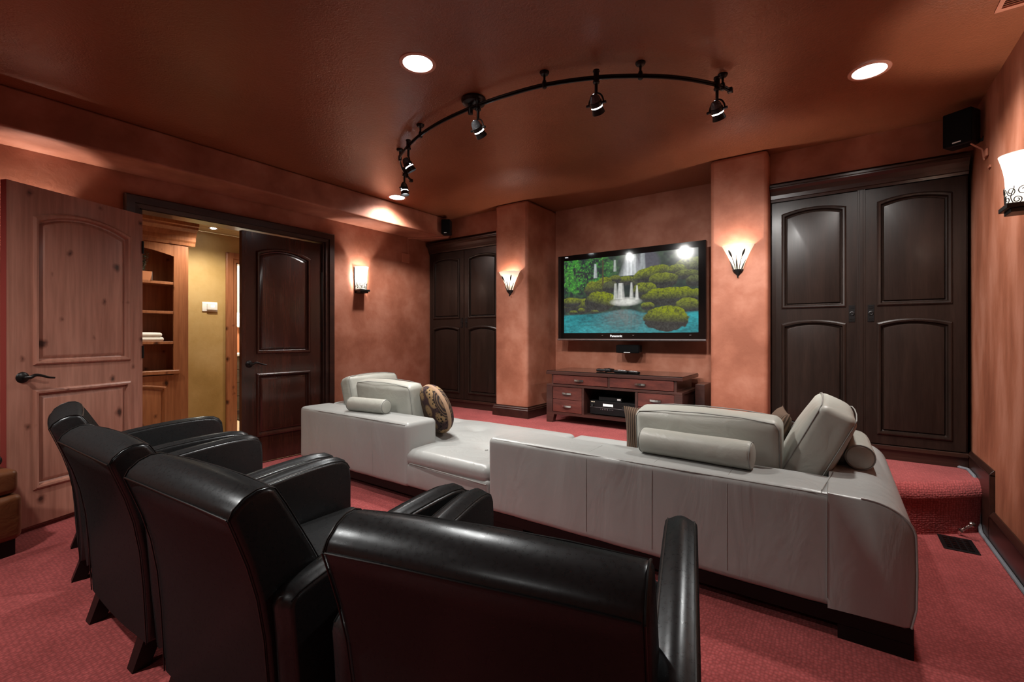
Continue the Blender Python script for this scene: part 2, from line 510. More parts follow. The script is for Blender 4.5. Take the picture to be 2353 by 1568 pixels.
def text(name, body, size, mat, parent, loc, rot, extr=0.0006):
    cu = bpy.data.curves.new(name, 'FONT')
    cu.body = body; cu.size = size; cu.extrude = extr
    cu.align_x = 'CENTER'; cu.align_y = 'CENTER'
    cu.materials.append(mat)
    tmp = bpy.data.objects.new('lettering', cu)
    COL.objects.link(tmp)
    dg = bpy.context.evaluated_depsgraph_get()
    me = bpy.data.meshes.new_from_object(tmp.evaluated_get(dg))
    bpy.data.objects.remove(tmp)
    bpy.data.curves.remove(cu)
    me.name = name
    if not me.materials:
        me.materials.append(mat)
    o = bpy.data.objects.new(name, me)
    COL.objects.link(o)
    o.parent = parent; o.location = loc; o.rotation_euler = rot
    return o

def copy_tree(o, parent=None):
    c = o.copy(); COL.objects.link(c)
    if parent is not None:
        c.parent = parent
    for ch in list(o.children):
        copy_tree(ch, c)
    return c

# ------------------------------------------------------------------ camera
cam_d = bpy.data.cameras.new('camera')
cam = bpy.data.objects.new('camera', cam_d)
COL.objects.link(cam)
F = 1046.0
TH = math.atan(746.5 / F)
cam_d.sensor_width = 36.0
cam_d.lens = 36.0 * F / 2353.0
cam_d.shift_y = -11.0 / 2353.0
cam_d.clip_start = 0.02
cam.location = (0, 0, 1.2)
cam.rotation_euler = (PI / 2, 0, TH)
scn.camera = cam

# ------------------------------------------------------------------ setting
XL, XR, ZC, ZS = -4.4, 0.742, 2.688, 0.305
YB = -3.2
HX = -6.0      # far wall of the hall
HD0, HD1, HDZ = 1.19, 2.757, 2.188   # doorway in the left wall

struct('floor', box(XL - 0.05, XR + 0.1, YB, 4.3, -0.05, 0), CARPET, 'red loop-pile carpet on the lower floor of the room', 'floor')

# raised carpeted platform with a rounded nose and a front edge that swings back at the right wall
path = [(XL, 3.50), (-2.0, 3.50), (-1.0, 3.50), (-0.4, 3.50)]
for k in range(1, 13):
    t = k / 12
    p0, p1, p2, p3 = Vector((-0.4, 3.50)), Vector((0.12, 3.50)), Vector((0.36, 3.56)), Vector((XR, 3.965))
    q = p0 * (1 - t) ** 3 + p1 * 3 * t * (1 - t) ** 2 + p2 * 3 * t * t * (1 - t) + p3 * t ** 3
    path.append((q.x, q.y))
def riser_profile():
    pr = [(0.0, 0.0), (0.0, 0.10), (-0.004, 0.20)]
    for k in range(0, 8):
        a = PI - k / 7 * PI / 2
        pr.append((0.075 + 0.085 * math.cos(a), ZS - 0.085 + 0.085 * math.sin(a)))
    return pr
bm = new()
prof = riser_profile()
rings = []
for k, (x, y) in enumerate(path):
    a = Vector(path[max(k - 1, 0)]); b2 = Vector(path[min(k + 1, len(path) - 1)])
    t = (b2 - a).normalized(); nrm = Vector((-t.y, t.x))
    if k == len(path) - 1:
        nrm = Vector((0, 1.25))
    rings.append([bm.verts.new((min(x + nrm.x * d, XR), y + nrm.y * d, z)) for d, z in prof] + [bm.verts.new((min(max(x, XL), XR), 4.98, ZS))])
for A, B in zip(rings, rings[1:]):
    for j in range(len(A) - 1):
        bm.faces.new([A[j], B[j], B[j + 1], A[j + 1]])
struct('floor_platform', bm, CARPET, 'raised carpeted platform in front of the television wall', 'floor', angle=60)

# left wall with the double-door opening (reveals included)
bm = new()
add_box(bm, XL - 0.14, XL, YB, HD0, 0, ZC)
add_box(bm, XL - 0.14, XL, HD1, 5.0, 0, ZC)
add_box(bm, XL - 0.14, XL, HD0, HD1, HDZ, ZC)
struct('wall_left', bm, TERRA, 'mottled terracotta wall with the double doorway', 'wall', smooth=False)
struct('ceiling_soffit', box(XL, -4.005, YB, 4.28, 2.44, ZC), TERRA, 'boxed soffit running along the top of the doorway wall', 'ceiling', bevel=0.015)
struct('wall_right', box(XR, XR + 0.12, YB, 5.0, 0, ZC), TERRAV, 'streaked terracotta wall at the right edge', 'wall', smooth=False)
struct('wall_rear', box(XL, XR, YB - 0.1, YB, 0, ZC), TERRA, 'terracotta wall behind the camera', 'wall', smooth=False)
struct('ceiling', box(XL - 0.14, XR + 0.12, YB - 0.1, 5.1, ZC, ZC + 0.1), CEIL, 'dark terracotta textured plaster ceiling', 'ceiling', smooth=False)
struct('wall_back', box(XL - 0.14, XR + 0.12, 4.98, 5.1, 0, ZC), TERRA, 'rear plane of the cabinet alcoves', 'wall', smooth=False)
struct('wall_niche', box(-2.735, -0.875, 4.73, 4.98, 0.25, ZC), TERRA, 'terracotta wall of the recessed niche behind the television', 'wall', smooth=False)
struct('wall_pillar_left', box(-3.175, -2.735, 4.12, 4.98, 0, ZC), TERRA, 'terracotta pier left of the television with rounded corners', 'wall', bevel=0.03, bseg=5)
struct('wall_pillar_right', box(-0.875, -0.445, 4.12, 4.98, 0, ZC), TERRA, 'terracotta pier right of the television with rounded corners', 'wall', bevel=0.03, bseg=5)
struct('wall_header_left', box(XL, -3.175, 4.265, 4.98, 2.445, ZC), TERRA, 'terracotta header above the left cabinet', 'wall', smooth=False)
struct('wall_header_right', box(-0.445, XR, 4.265, 4.98, 2.445, ZC), TERRA, 'terracotta header above the right cabinet', 'wall', smooth=False)

# baseboards (stepped profile swept along plan paths)
def base_run(name, pts, z0, h, t, label, mat=DARKX):
    prof2 = [(0, 0), (t, 0), (t, h * 0.68), (t * 0.75, h * 0.74), (t * 0.8, h * 0.84), (t * 0.35, h * 0.92), (t * 0.35, h), (0, h)]
    bm = new(); rings = []
    n = len(pts)
    for k in range(n):
        p = Vector(pts[k])
        ta = (p - Vector(pts[k - 1])).normalized() if k else None
        tb = (Vector(pts[k + 1]) - p).normalized() if k < n - 1 else None
        na = Vector((ta.y, -ta.x)) if ta else None
        nb = Vector((tb.y, -tb.x)) if tb else None
        if na and nb:
            m = (na + nb); m = m / max(m.dot(na), 0.2)
        else:
            m = na or nb
        rings.append([bm.verts.new((p.x + m.x * d, p.y + m.y * d, z0 + z)) for d, z in prof2])
    for A, B in zip(rings, rings[1:]):
        for j in range(len(prof2) - 1):
            bm.faces.new([A[j], A[j + 1], B[j + 1], B[j]])
    bm.faces.new(rings[0]); bm.faces.new(rings[-1][::-1])
    return struct(name, bm, mat, label, 'baseboard', smooth=False)
base_run('baseboard_pier', [(-3.175, 4.2), (-3.175, 4.12), (-2.735, 4.12), (-2.735, 4.73), (-0.875, 4.73), (-0.875, 4.12), (-0.445, 4.12), (-0.445, 4.2)], ZS, 0.125, 0.024, 'dark wood baseboard around the piers and the niche')
base_run('baseboard_left', [(XL, YB), (XL, 1.07)], 0, 0.185, 0.022, 'dark baseboard beside the doorway')
base_run('baseboard_corner', [(XL, 2.86), (XL, 4.2)], 0, 0.185, 0.022, 'dark baseboard between doorway and left cabinet')
base_run('baseboard_rear', [(XR, YB), (XL, YB)], 0, 0.185, 0.022, 'dark baseboard behind the camera')
# right wall: low run, upright piece at the step, high run
bm = new()
def cap_box(bm, y0, y1, z0, z1):
    add_box(bm, XR - 0.020, XR, y0, y1, z0, z1)
add_box(bm, XR - 0.020, XR, YB, 3.79, 0, 0.150)
add_prism(bm, [(XR, 0.150), (XR - 0.020, 0.150), (XR - 0.026, 0.160), (XR - 0.018, 0.172), (XR - 0.008, 0.186), (XR, 0.186)], YB, 3.752, 'y')
add_box(bm, XR - 0.020, XR, 3.775, 4.30, 0, 0.39)
add_prism(bm, [(XR, 0.388), (XR - 0.020, 0.388), (XR - 0.026, 0.398), (XR - 0.018, 0.410), (XR - 0.008, 0.424), (XR, 0.424)], 3.745, 4.30, 'y')
add_box(bm, XR - 0.026, XR, 3.745, 3.775, 0.15, 0.40)
struct('baseboard_right', bm, DARKX, 'dark baseboard stepping up over the platform on the right wall', 'baseboard', bevel=0.003, bseg=2)
# grey carpet edge strip along the right wall
pts = [(XR - 0.03, YB, 0.006), (XR - 0.03, 3.90, 0.006), (XR - 0.03, 3.945, 0.05), (XR - 0.028, 3.95, 0.20), (XR - 0.028, 3.985, 0.265), (XR - 0.03, 4.07, 0.308), (XR - 0.03, 4.24, 0.311), (XR - 0.08, 4.30, 0.311)]
struct('trim_1', tube(pts, 0.010, 8), GREY, 'grey carpet edging along the right baseboard', 'trim')

# door casing (mitred, two-step profile) on the room side
def casing(name, y0, y1, z1, x, w, t, mat, label, sgn=1):
    prof2 = [(0, 0), (0.0, t * 0.55), (w * 0.32, t * 0.62), (w * 0.36, t), (w * 0.9, t), (w, t * 0.8), (w, 0)]
    bm = new(); rings = []
    for (yy, zz, dy, dz) in ((y0, 0, -1, 0), (y0, z1, -1, 1), (y1, z1, 1, 1), (y1, 0, 1, 0)):
        rings.append([bm.verts.new((x + sgn * h, yy + dy * d, zz + dz * d)) for d, h in prof2])
    for A, B in zip(rings, rings[1:]):
        for j in range(len(prof2) - 1):
            bm.faces.new([A[j], A[j + 1], B[j + 1], B[j]])
    bm.faces.new(rings[0]); bm.faces.new(rings[-1][::-1])
    return struct(name, bm, mat, label, 'trim', smooth=False)
casing('trim_2', HD0, HD1, HDZ, XL, 0.096, 0.05, DARKX, 'dark wood casing around the double doorway')
bm = new()
add_box(bm, XL - 0.14, XL + 0.01, HD0 - 0.001, HD0 + 0.02, 0, HDZ)
add_box(bm, XL - 0.14, XL + 0.01, HD1 - 0.02, HD1 + 0.001, 0, HDZ)
add_box(bm, XL - 0.14, XL + 0.01, HD0, HD1, HDZ - 0.006, HDZ + 0.001)
struct('trim_3', bm, DARKX, 'dark wood door jamb and head lining', 'trim', smooth=False)

# ------------------------------------------------------------------ raised-panel leaves
def outline(x0, x1, z0, z1, arch, d=0.0, n=14):
    x0 += d; x1 -= d; z0 += d; z1 -= d
    pts = [(x0, z0), (x1, z0), (x1, z1)]
    if arch:
        hw = (x1 - x0) / 2
        R = (hw * hw + arch * arch) / (2 * arch)
        cx = (x0 + x1) / 2; cz = z1 + arch - R
        a = math.asin(min(1, hw / R))
        for k in range(1, n):
            q = a - 2 * a * k / n
            pts.append((cx + R * math.sin(q), cz + R * math.cos(q)))
    pts.append((x0, z1))
    return pts

def leaf_bm(w, h, t, panels):
    """board with openings cut for the panels; front at y=0 facing -y, x 0..w, z 0..h"""
    bm = new()
    edges = []
    def loop(pts):
        vs = [bm.verts.new((x, 0, z)) for x, z in pts]
        for k in range(len(vs)):
            edges.append(bm.edges.new((vs[k], vs[(k + 1) % len(vs)])))
        return vs
    o = loop([(0, 0), (w, 0), (w, h), (0, h)])
    for p in panels:
        loop(outline(*p))
    bmesh.ops.triangle_fill(bm, use_beauty=True, edges=edges)
    b = [bm.verts.new((x, t, z)) for x, z in ((0, 0), (w, 0), (w, h), (0, h))]
    bm.faces.new([b[0], b[3], b[2], b[1]])
    for k in range(4):
        bm.faces.new([o[k], b[k], b[(k + 1) % 4], o[(k + 1) % 4]])
    return bm

def panel_bm(p, k=1.0, wide=0.055):
    bm = new()
    rings = []
    for d, y in ((0, 0), (0.002 * k, -0.006 * k), (0.008 * k, -0.010 * k), (0.016 * k, -0.008 * k), (0.021 * k, 0.006 * k), (0.026 * k, 0.009 * k), (wide, 0.001), (wide + 0.004, 0.0)):
        rings.append([bm.verts.new((x, y, z)) for x, z in outline(*p, d=d)])
    for A, B in zip(rings, rings[1:]):
        n = len(A)
        for j in range(n):
            bm.faces.new([A[j], A[(j + 1) % n], B[(j + 1) % n], B[j]])
    bm.faces.new(rings[-1])
    return bm

def lever(parent, x, z, s, name='door_handle'):
    """lever handle with round rosette, front -y; s = direction of the lever along x"""
    h = obj(name, lathe([(0.0, 0.012), (0.018, 0.012), (0.024, 0.008), (0.030, 0.006), (0.034, 0.0)], 24), IRON, parent)
    h.location = (x, 0, z); h.rotation_euler = (PI / 2, 0, 0)
    pts = []
    for k in range(13):
        t = k / 12
        pts.append((s * 0.135 * t, 0.010 * math.sin(t * PI * 1.0) + 0.006 * math.sin(2 * PI * t) + (-0.012 * t * t), 0.045 if k > 1 else 0.0 + 0.0225 * k))
    pts[0] = (0, 0, 0.0); pts[1] = (0, 0, 0.03); pts[2] = (s * 0.012, 0, 0.044)
    rad = [0.011, 0.011, 0.011] + [0.0095 - 0.0045 * k / 10 for k in range(10)]
    obj('lever', tube(pts, rad, 10), IRON, h)
    return h

def door_leaf(name, w, h, t, panels, mat, loc, rotz, label, hinge_x):
    o = struct(name, leaf_bm(w, h, t, panels), mat, label, 'door', smooth=False)
    o.location = loc; o.rotation_euler = (0, 0, rotz)
    for p in panels:
        obj('panel', panel_bm(p, 1.5, 0.06), mat, o, angle=30)
    for z in (0.25, h * 0.5, h - 0.25):
        bm = new(); add_lathe(bm, [(0, 0), (0.007, 0), (0.007, 0.095), (0, 0.095)], 10, (hinge_x, -0.004, z - 0.047))
        obj('hinge', bm, IRON, o)
    return o

# open knotty leaf: hinge at (XL, HD0), free end swung back towards the wall; local +x runs from free end to hinge
fx, fy, hx_, hy_ = -3.975, 0.452, -4.300, 1.186
ang = math.atan2(hy_ - fy, hx_ - fx)
LW = math.hypot(hx_ - fx, hy_ - fy)
# front (-y local) must face the room: direction of -y local = rotate (0,-1)
pan1 = [(0.125, LW - 0.09, 0.985, 1.905, 0.065), (0.125, LW - 0.09, 0.215, 0.835, 0.0)]
d1 = door_leaf('door_1', LW, 2.09, 0.045, pan1, ALDER, (fx, fy, 0.035), ang,
               'open knotty alder door folded back against the wall, arched upper panel', LW)
d1h = lever(d1, 0.075, 0.915, 1)
obj('edge_strip', box(-0.002, 0.0, 0.0, 0.045, 0, 2.09), REDEDGE, d1, smooth=False)['label'] = 'red-stained door edge'
# closed dark leaf, x local along +Y world, front faces +X
DW = HD1 - 1.945 - 0.022
pan2 = [(0.125, DW - 0.125, 1.02, 1.985, 0.055), (0.125, DW - 0.125, 0.24, 0.84, 0.0)]
d2 = door_leaf('door_2', DW, HDZ - 0.03, 0.045, pan2, MAHOG, (XL - 0.015, 1.945, 0.012), PI / 2, 'closed dark mahogany door leaf, right half of the double doorway', DW)
lever(d2, 0.065, 0.93, 1)

# ------------------------------------------------------------------ built-in cabinets
def cabinet(label, x0, x1, zt, split, pull_gap, wide_mull):
    Y = 4.27
    t = thing('built_in_cabinet', label, 'cabinet', ((x0 + x1) / 2, Y, ZS))
    obj('carcass', box(x0, x1, Y + 0.022, 4.97, ZS + 0.002, zt - 0.10), DARK, t, smooth=False, world=True)
    # crown with stepped cove
    z = zt - 0.125
    cp = [(Y + 0.05, z), (Y - 0.006, z), (Y - 0.010, z + 0.018), (Y - 0.018, z + 0.022), (Y - 0.022, z + 0.05), (Y - 0.036, z + 0.08), (Y - 0.058, z + 0.098), (Y - 0.058, z + 0.106), (Y - 0.066, z + 0.110), (Y - 0.066, z + 0.125), (Y + 0.05, z + 0.125)]
    obj('crown', prism(cp, x0 - 0.0, x1, 'x'), DARKH, t, smooth=False, world=True)
    obj('toe_kick', box(x0, x1, Y + 0.010, Y + 0.03, ZS + 0.001, ZS + 0.075), DARKH, t, smooth=False, world=True)
    obj('base_rail', box(x0, x1, Y - 0.012, Y + 0.03, ZS + 0.075, ZS + 0.105), DARKH, t, smooth=False, world=True, bevel=0.004, bseg=2)
    if wide_mull:
        bm = new()
        add_box(bm, split - wide_mull, split + wide_mull, Y - 0.006, Y + 0.03, ZS + 0.105, zt - 0.125)
        add_box(bm, split - wide_mull * 0.45, split + wide_mull * 0.45, Y - 0.012, Y + 0.03, ZS + 0.105, zt - 0.125)
        obj('centre_stile', bm, DARK, t, smooth=False, world=True, bevel=0.002, bseg=2)
    zb = ZS + 0.112; ht = zt - 0.133 - zb
    for s, (a, b) in enumerate(((x0 + 0.012, split - pull_gap), (split + pull_gap, x1 - 0.012))):
        w = b - a
        m = 0.066
        zm = 1.365 - zb
        pans = [(m, w - m, 0.066, zm - 0.066, 0.030), (m, w - m, zm + 0.055, ht - 0.098, 0.031)]
        d = obj('door', leaf_bm(w, ht, 0.022, pans), DARK, t, smooth=False)
        d.location = (a - t.location.x, -0.0 - 0.004, zb - ZS)
        for p in pans:
            obj('panel', panel_bm(p, 1.35, 0.042), DARK, d, angle=30)
        px = w - 0.032 if s == 0 else 0.032
        pz = zm + 0.005
        bm = new()
        add_box(bm, px - 0.019, px + 0.019, -0.005, 0.001, pz - 0.062, pz + 0.062)
        for zz in (-0.052, -0.040, 0.040, 0.052):
            add_box(bm, px - 0.013, px + 0.013, -0.007, 0.001, pz + zz - 0.003, pz + zz + 0.003)
        add_lathe_y(bm, [(0.016, 0.0), (0.016, 0.004), (0.011, 0.006), (0.010, 0.002), (0, 0.002)], 18, (px, -0.005, pz))
        obj('pull', bm, IRON, d, bevel=0.0008, bseg=1)
    return t

def add_lathe_y(bm, prof, seg, c):
    b2 = new(); add_lathe(b2, prof, seg)
    xform(b2, Matrix.Translation(c) @ Matrix.Rotation(PI / 2, 4, 'X'))
    me = bpy.data.meshes.new('tmp'); b2.to_mesh(me); b2.free()
    bm.from_mesh(me); bpy.data.meshes.remove(me)

cabinet('tall dark two-door cabinet left of the left pier, partly hidden by it', XL + 0.012, -3.18, 2.405, -3.778, 0.004, 0)
cabinet('tall dark two-door cabinet filling the alcove beside the right wall', -0.443, XR - 0.022, 2.415, 0.148, 0.024, 0.024)

# ------------------------------------------------------------------ television
def paint_screen(W, H):
    rng = np.random.default_rng(3)
    u, v = np.meshgrid(np.linspace(0, 1, W), np.linspace(1, 0, H))   # v: 0 top of list is 1 -> flip below
    y = 1 - v                                                      # y 0 at the bottom of the array rows? set: y = 0 top
    y = np.linspace(0, 1, H)[:, None].repeat(W, 1)                 # 0 = top
    x = np.linspace(0, 1, W)[None, :].repeat(H, 0)
    def noise(sx, sy, seed):
        r = np.random.default_rng(seed)
        g = r.random((sy + 2, sx + 2))
        gx = x * sx; gy = y * sy
        ix = gx.astype(int); iy = gy.astype(int)
        fx_ = gx - ix; fy_ = gy - iy
        fx_ = fx_ * fx_ * (3 - 2 * fx_); fy_ = fy_ * fy_ * (3 - 2 * fy_)
        return (g[iy, ix] * (1 - fx_) + g[iy, ix + 1] * fx_) * (1 - fy_) + (g[iy + 1, ix] * (1 - fx_) + g[iy + 1, ix + 1] * fx_) * fy_
    fine = noise(90, 52, 1); fine2 = noise(46, 26, 2); mid = noise(18, 10, 4); big = noise(7, 4, 5)
    img = np.zeros((H, W, 3))
    C = lambda r, g, b: np.array([r, g, b])[None, None, :]
    mixf = lambda a, b, f: a * (1 - f[..., None]) + b * f[..., None]
    # dark forest
    img = mixf(np.ones_like(img) * C(.022, .032, .034), np.ones_like(img) * C(.07, .11, .07), fine2 * mid * 1.3)
    # leaves, left
    lf = np.clip((0.46 - x) / 0.2, 0, 1) * np.clip((0.52 - y) / 0.12, 0, 1)
    f3 = noise(170, 100, 8)
    leaf = np.clip((f3 * .4 + fine * 0.45 + fine2 * 0.4 + mid * 0.45 - 0.72) * 2.6, 0, 1) * lf
    img = mixf(img, np.ones_like(img) * C(.05, .27, .04), leaf)
    leaf2 = np.clip((f3 * .6 + fine * .5 - 0.74) * 5, 0, 1) * lf * np.clip(mid * 1.6 - .2, 0, 1)
    img = mixf(img, np.ones_like(img) * C(.20, .50, .08), leaf2)
    # grey cliff
    cl = np.clip(1 - ((x - .66) / .10) ** 2 - ((y - .13) / .20) ** 2, 0, 1)
    img = mixf(img, np.ones_like(img) * C(.10, .10, .12), np.clip(cl * 2, 0, 1))
    # upper falls
    def fall(cx, w0, w1, y0, y1, br, seed):
        nonlocal img
        t = np.clip((y - y0) / (y1 - y0), 0, 1)
        w = w0 + (w1 - w0) * t
        m = np.clip(1 - np.abs(x - cx) / w, 0, 1) * (y > y0) * (y < y1)
        st = 0.45 + 0.55 * noise(150, 3, seed)
        img = mixf(img, np.ones_like(img) * C(*br), np.clip(m * 1.6, 0, 1) * st)
    fall(.54, .04, .10, 0.0, .27, (.85, .88, .9), 11)
    fall(.625, .02, .03, 0.0, .28, (.5, .55, .55), 12)
    fall(.265, .012, .02, .08, .27, (.55, .6, .6), 13)
    fall(.42, .01, .015, .05, .2, (.5, .55, .5), 14)
    # boulders: cx, cy, rx, ry, tone
    def rock(cx, cy, rx, ry, moss=1.0, ang_=0.0, seed=20):
        nonlocal img
        dx = x - cx; dy = (y - cy)
        ca, sa = math.cos(ang_), math.sin(ang_)
        ex = (dx * ca + dy * sa) / rx; ey = (-dx * sa + dy * ca) / ry
        wob = noise(26, 16, seed + 100) - .5
        wob2 = noise(70, 44, seed + 150) - .5
        d = (np.abs(ex) ** 2.3 + np.abs(ey) ** 2.3) + wob * .34 + wob2 * .12
        m = np.clip((1 - d) * 9, 0, 1)
        tex = noise(150, 90, seed) * .6 + noise(60, 40, seed + 7) * .4
        top = np.clip(0.30 - ey * 0.95 - np.abs(ex) * .06, 0, 1) * (0.10 + 1.5 * tex)
        g = mixf(np.ones_like(img) * C(.045, .046, .042) * (.5 + tex[..., None]), np.ones_like(img) * C(.20 * moss + .07, .245 * moss + .07, .012 + .08 * (1 - moss)), np.clip(top, 0, 1))
        img = mixf(img, g, m)
    for k, r in enumerate([(.50, .33, .07, .06, .8), (.60, .37, .06, .08, .3), (.42, .30, .05, .05, .7), (.34, .34, .06, .08, .9), (.70, .27, .15, .10, .9, -.35), (.95, .22, .10, .12, .6), (.86, .25, .07, .07, .9), (.93, .31, .09, .06, .6), (.98, .39, .06, .07, .4),
                           (.77, .36, .10, .10, .8), (.29, .42, .12, .12, .8), (.38, .40, .06, .08, .3), (.64, .47, .09, .10, .85), (.13, .63, .16, .10, .8), (.06, .58, .09, .07, .8), (.30, .58, .13, .13, .95, .45),
                           (.82, .56, .21, .115, 1.0), (.66, .67, .05, .05, .8), (.93, .69, .08, .11, .8), (.08, .72, .04, .035, .7), (.15, .70, .03, .045, .8), (.26, .72, .035, .03, .5), (.45, .62, .03, .03, .1)]):
        rock(*r[:4], r[4], r[5] if len(r) > 5 else 0, 30 + k)
    # middle falls
    fall(.465, .022, .035, .36, .56, (.92, .92, .86), 41)
    fall(.425, .012, .02, .36, .56, (.7, .72, .66), 42)
    fall(.545, .008, .02, .36, .56, (.8, .8, .75), 43)
    fall(.585, .006, .02, .40, .58, (.85, .85, .8), 44)
    fm = np.clip(1.15 - ((x - .50) / .12) ** 2 - ((y - .60) / .06) ** 2, 0, 1)
    img = mixf(img, np.ones_like(img) * C(.85, .85, .78), fm * (0.6 + .4 * noise(60, 12, 45)))
    # pool
    shore = .735 + .05 * np.clip((x - .42) / .2, -1, 0) * 0 - 0.06 * np.exp(-((x - .48) / .13) ** 2) + .02 * noise(9, 2, 50)
    pm = np.clip((y - shore) * 40, 0, 1)
    flow = noise(34, 60, 51) * .35 + noise(90, 120, 52) * .3 + noise(6, 5, 54) * .5 - .08
    pool = mixf(np.ones_like(img) * C(.012, .10, .12), np.ones_like(img) * C(.04, .42, .46), np.clip(flow * 1.2 - .1, 0, 1))
    wash = np.exp(-(((x - .47) - (y - .72) * .18) / (.10 + (y - .7) * .6).clip(.05)) ** 2) * np.clip(1.25 - (y - .70) / .30, 0, 1)
    pool = mixf(pool, np.ones_like(img) * C(.22, .22, .205), np.clip(wash * .85, 0, 1) * (0.55 + .45 * noise(70, 20, 53)))
    img = mixf(img, pool, pm)
    rock(.785, .83, .155, .155, 1.0, .1, 60)
    # tree trunk
    tm = (np.abs(x - .325) < .005) & (y > .03) & (y < .37)
    img[tm] = (.09, .07, .04)
    img *= (0.88 + .24 * fine[..., None])
    return np.clip(img, 0, 1)

TVX0, TVX1, TVZ0, TVZ1, TVY = -2.567, -0.993, 1.172, 2.098, 4.5
tv = thing('flat_screen_television', 'large flat television showing a mossy waterfall, mounted in the niche', 'television', ((TVX0 + TVX1) / 2, TVY, TVZ0))
SX0, SX1, SZ0, SZ1 = -2.494, -1.059, 1.236, 2.039
bm = new()
add_box(bm, TVX0, SX0, TVY, TVY + 0.06, TVZ0, TVZ1)
add_box(bm, SX1, TVX1, TVY, TVY + 0.06, TVZ0, TVZ1)
add_box(bm, SX0, SX1, TVY, TVY + 0.06, SZ1, TVZ1)
add_box(bm, SX0, SX1, TVY, TVY + 0.06, TVZ0, SZ0)
obj('bezel', bm, BLACKG, tv, smooth=False, world=True)
obj('back_case', rbox(TVX0 + 0.02, TVX1 - 0.02, TVY + 0.06, TVY + 0.12, TVZ0 + 0.03, TVZ1 - 0.02, 0.02, 3, (1, 1, 1)), BLACKP, tv, world=True)
obj('wall_mount', box(-2.0, -1.55, TVY + 0.12, 4.729, 1.45, 1.85), IRON, tv, smooth=False, world=True)
obj('speaker_strip', prism([(TVY - 0.012, TVZ0 - 0.012), (TVY - 0.002, TVZ0 - 0.02), (TVY + 0.05, TVZ0 - 0.02), (TVY + 0.05, TVZ0), (TVY - 0.012, TVZ0)], TVX0 - 0.004, TVX1 + 0.002, 'x'), SILVER, tv, smooth=False, world=True)
SW, SH = 380, 212
img = paint_screen(SW, SH)
me = bpy.data.meshes.new('screen')
xs = np.linspace(SX0, SX1, SW) - tv.location.x
zs = np.linspace(SZ1, SZ0, SH) - tv.location.z
vv = [(float(a), 0.004, float(b)) for b in zs for a in xs]
ff = [(r * SW + c, r * SW + SW + c, r * SW + SW + c + 1, r * SW + c + 1) for r in range(SH - 1) for c in range(SW - 1)]
me.from_pydata(vv, [], ff)
at = me.color_attributes.new('picture', 'FLOAT_COLOR', 'POINT')
at.data.foreach_set('color', np.concatenate([img.reshape(-1, 3), np.ones((SW * SH, 1))], 1).astype(np.float32).ravel())
scr = bpy.data.objects.new('screen', me); COL.objects.link(scr); scr.parent = tv
m, nt, b = nodes_of('lit_screen')
va = N(nt, 'ShaderNodeVertexColor'); va.layer_name = 'picture'
b.inputs['Base Color'].default_value = (0.01, 0.01, 0.01, 1)
b.inputs['Roughness'].default_value = 0.12
nt.links.new(va.outputs['Color'], b.inputs['Emission Color'])
b.inputs['Emission Strength'].default_value = 0.46
me.materials.append(m)
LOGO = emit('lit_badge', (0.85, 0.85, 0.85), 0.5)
text('logo', 'Panasonic', 0.034, LOGO, tv, ((-1.875 - tv.location.x), -0.002, 0.030), (PI / 2, 0, 0))
text('logo', 'VIERA', 0.016, LOGO, tv, (-2.46 - tv.location.x, -0.002, 0.905), (PI / 2, 0, 0))
for xx in (-2.04, -1.70, -1.14):
    obj('indicator', box(xx, xx + 0.018, TVY - 0.002, TVY + 0.001, 1.208, 1.213), SILVER, tv, smooth=False, world=True)

def speaker(label, loc, rotz, w, h, d, mount, tilt=0.0, group=None):
    t = thing('wall_speaker', label, 'speaker', loc, rotz, group)
    M = Matrix.Rotation(tilt, 4, 'X')
    bm = rbox(-w / 2, w / 2, 0.0, d, 0, h, min(0.018, d * .3), 3, (2, 2, 2))
    obj('cabinet', xform(bm, M), BLACKP, t)
    bm = rbox(-w / 2 + 0.004, w / 2 - 0.004, -0.012, 0.004, 0.004, h - 0.004, 0.007, 3, (2, 1, 2))
    obj('grille', xform(bm, M), GRILLE, t)
    bm = box(-w * .14, w * .14, -0.0145, -0.0115, h * .07, h * .07 + 0.007)
    obj('badge', xform(bm, M), PLATE, t, smooth=False)
    if mount:
        bm = tube(mount, 0.011, 8)
        obj('bracket', bm, IRON, t)
    return t
speaker('small black centre speaker on the wall just below the television', (-1.775, 4.555, 1.022), 0, 0.25, 0.088, 0.10, [(0.0, 0.08, 0.045), (0.0, 0.17, 0.045)], 0.0)
speaker('small black speaker hung on the soffit end above the left cabinet', (-3.895, 4.06, 2.448), math.radians(28), 0.112, 0.185, 0.105, [(0, 0.10, 0.03), (-0.06, 0.16, 0.03), (-0.065, 0.175, 0.08)])
speaker('black speaker in the upper corner where the right wall meets the ceiling', (0.622, 3.985, 2.408), math.radians(-32), 0.15, 0.22, 0.10, [(0.02, 0.09, 0.02), (0.085, 0.09, 0.02), (0.12, 0.07, 0.05)])

# painted wire raceways
rw = thing('cable_raceway', 'thin painted raceway running from the left speaker down the wall', 'cable', (-4.39, 3.95, 2.2))
obj('upper_channel', tube([(-3.93, 4.15, 2.45), (-3.935, 4.15, 2.434), (-4.2, 4.0, 2.432), (-4.393, 3.90, 2.432)], 0.006, 6), PAINT, rw, world=True)
obj('lower_channel', tube([(-4.392, 3.90, 2.43), (-4.392, 3.90, 2.20)], 0.006, 6), PAINT, rw, world=True)
obj('socket_box', box(-4.398, -4.382, 3.80, 3.92, 2.12, 2.235), PAINT, rw, smooth=False, world=True, bevel=0.004)
rw = thing('cable_raceway', 'short painted cable and clips below the right corner speaker', 'cable', (0.735, 3.9, 2.3))
obj('loop', tube([(0.68, 3.98, 2.405), (0.70, 3.98, 2.385), (0.728, 3.96, 2.35), (0.735, 3.95, 2.28)], 0.005, 6), PAINT, rw, world=True)
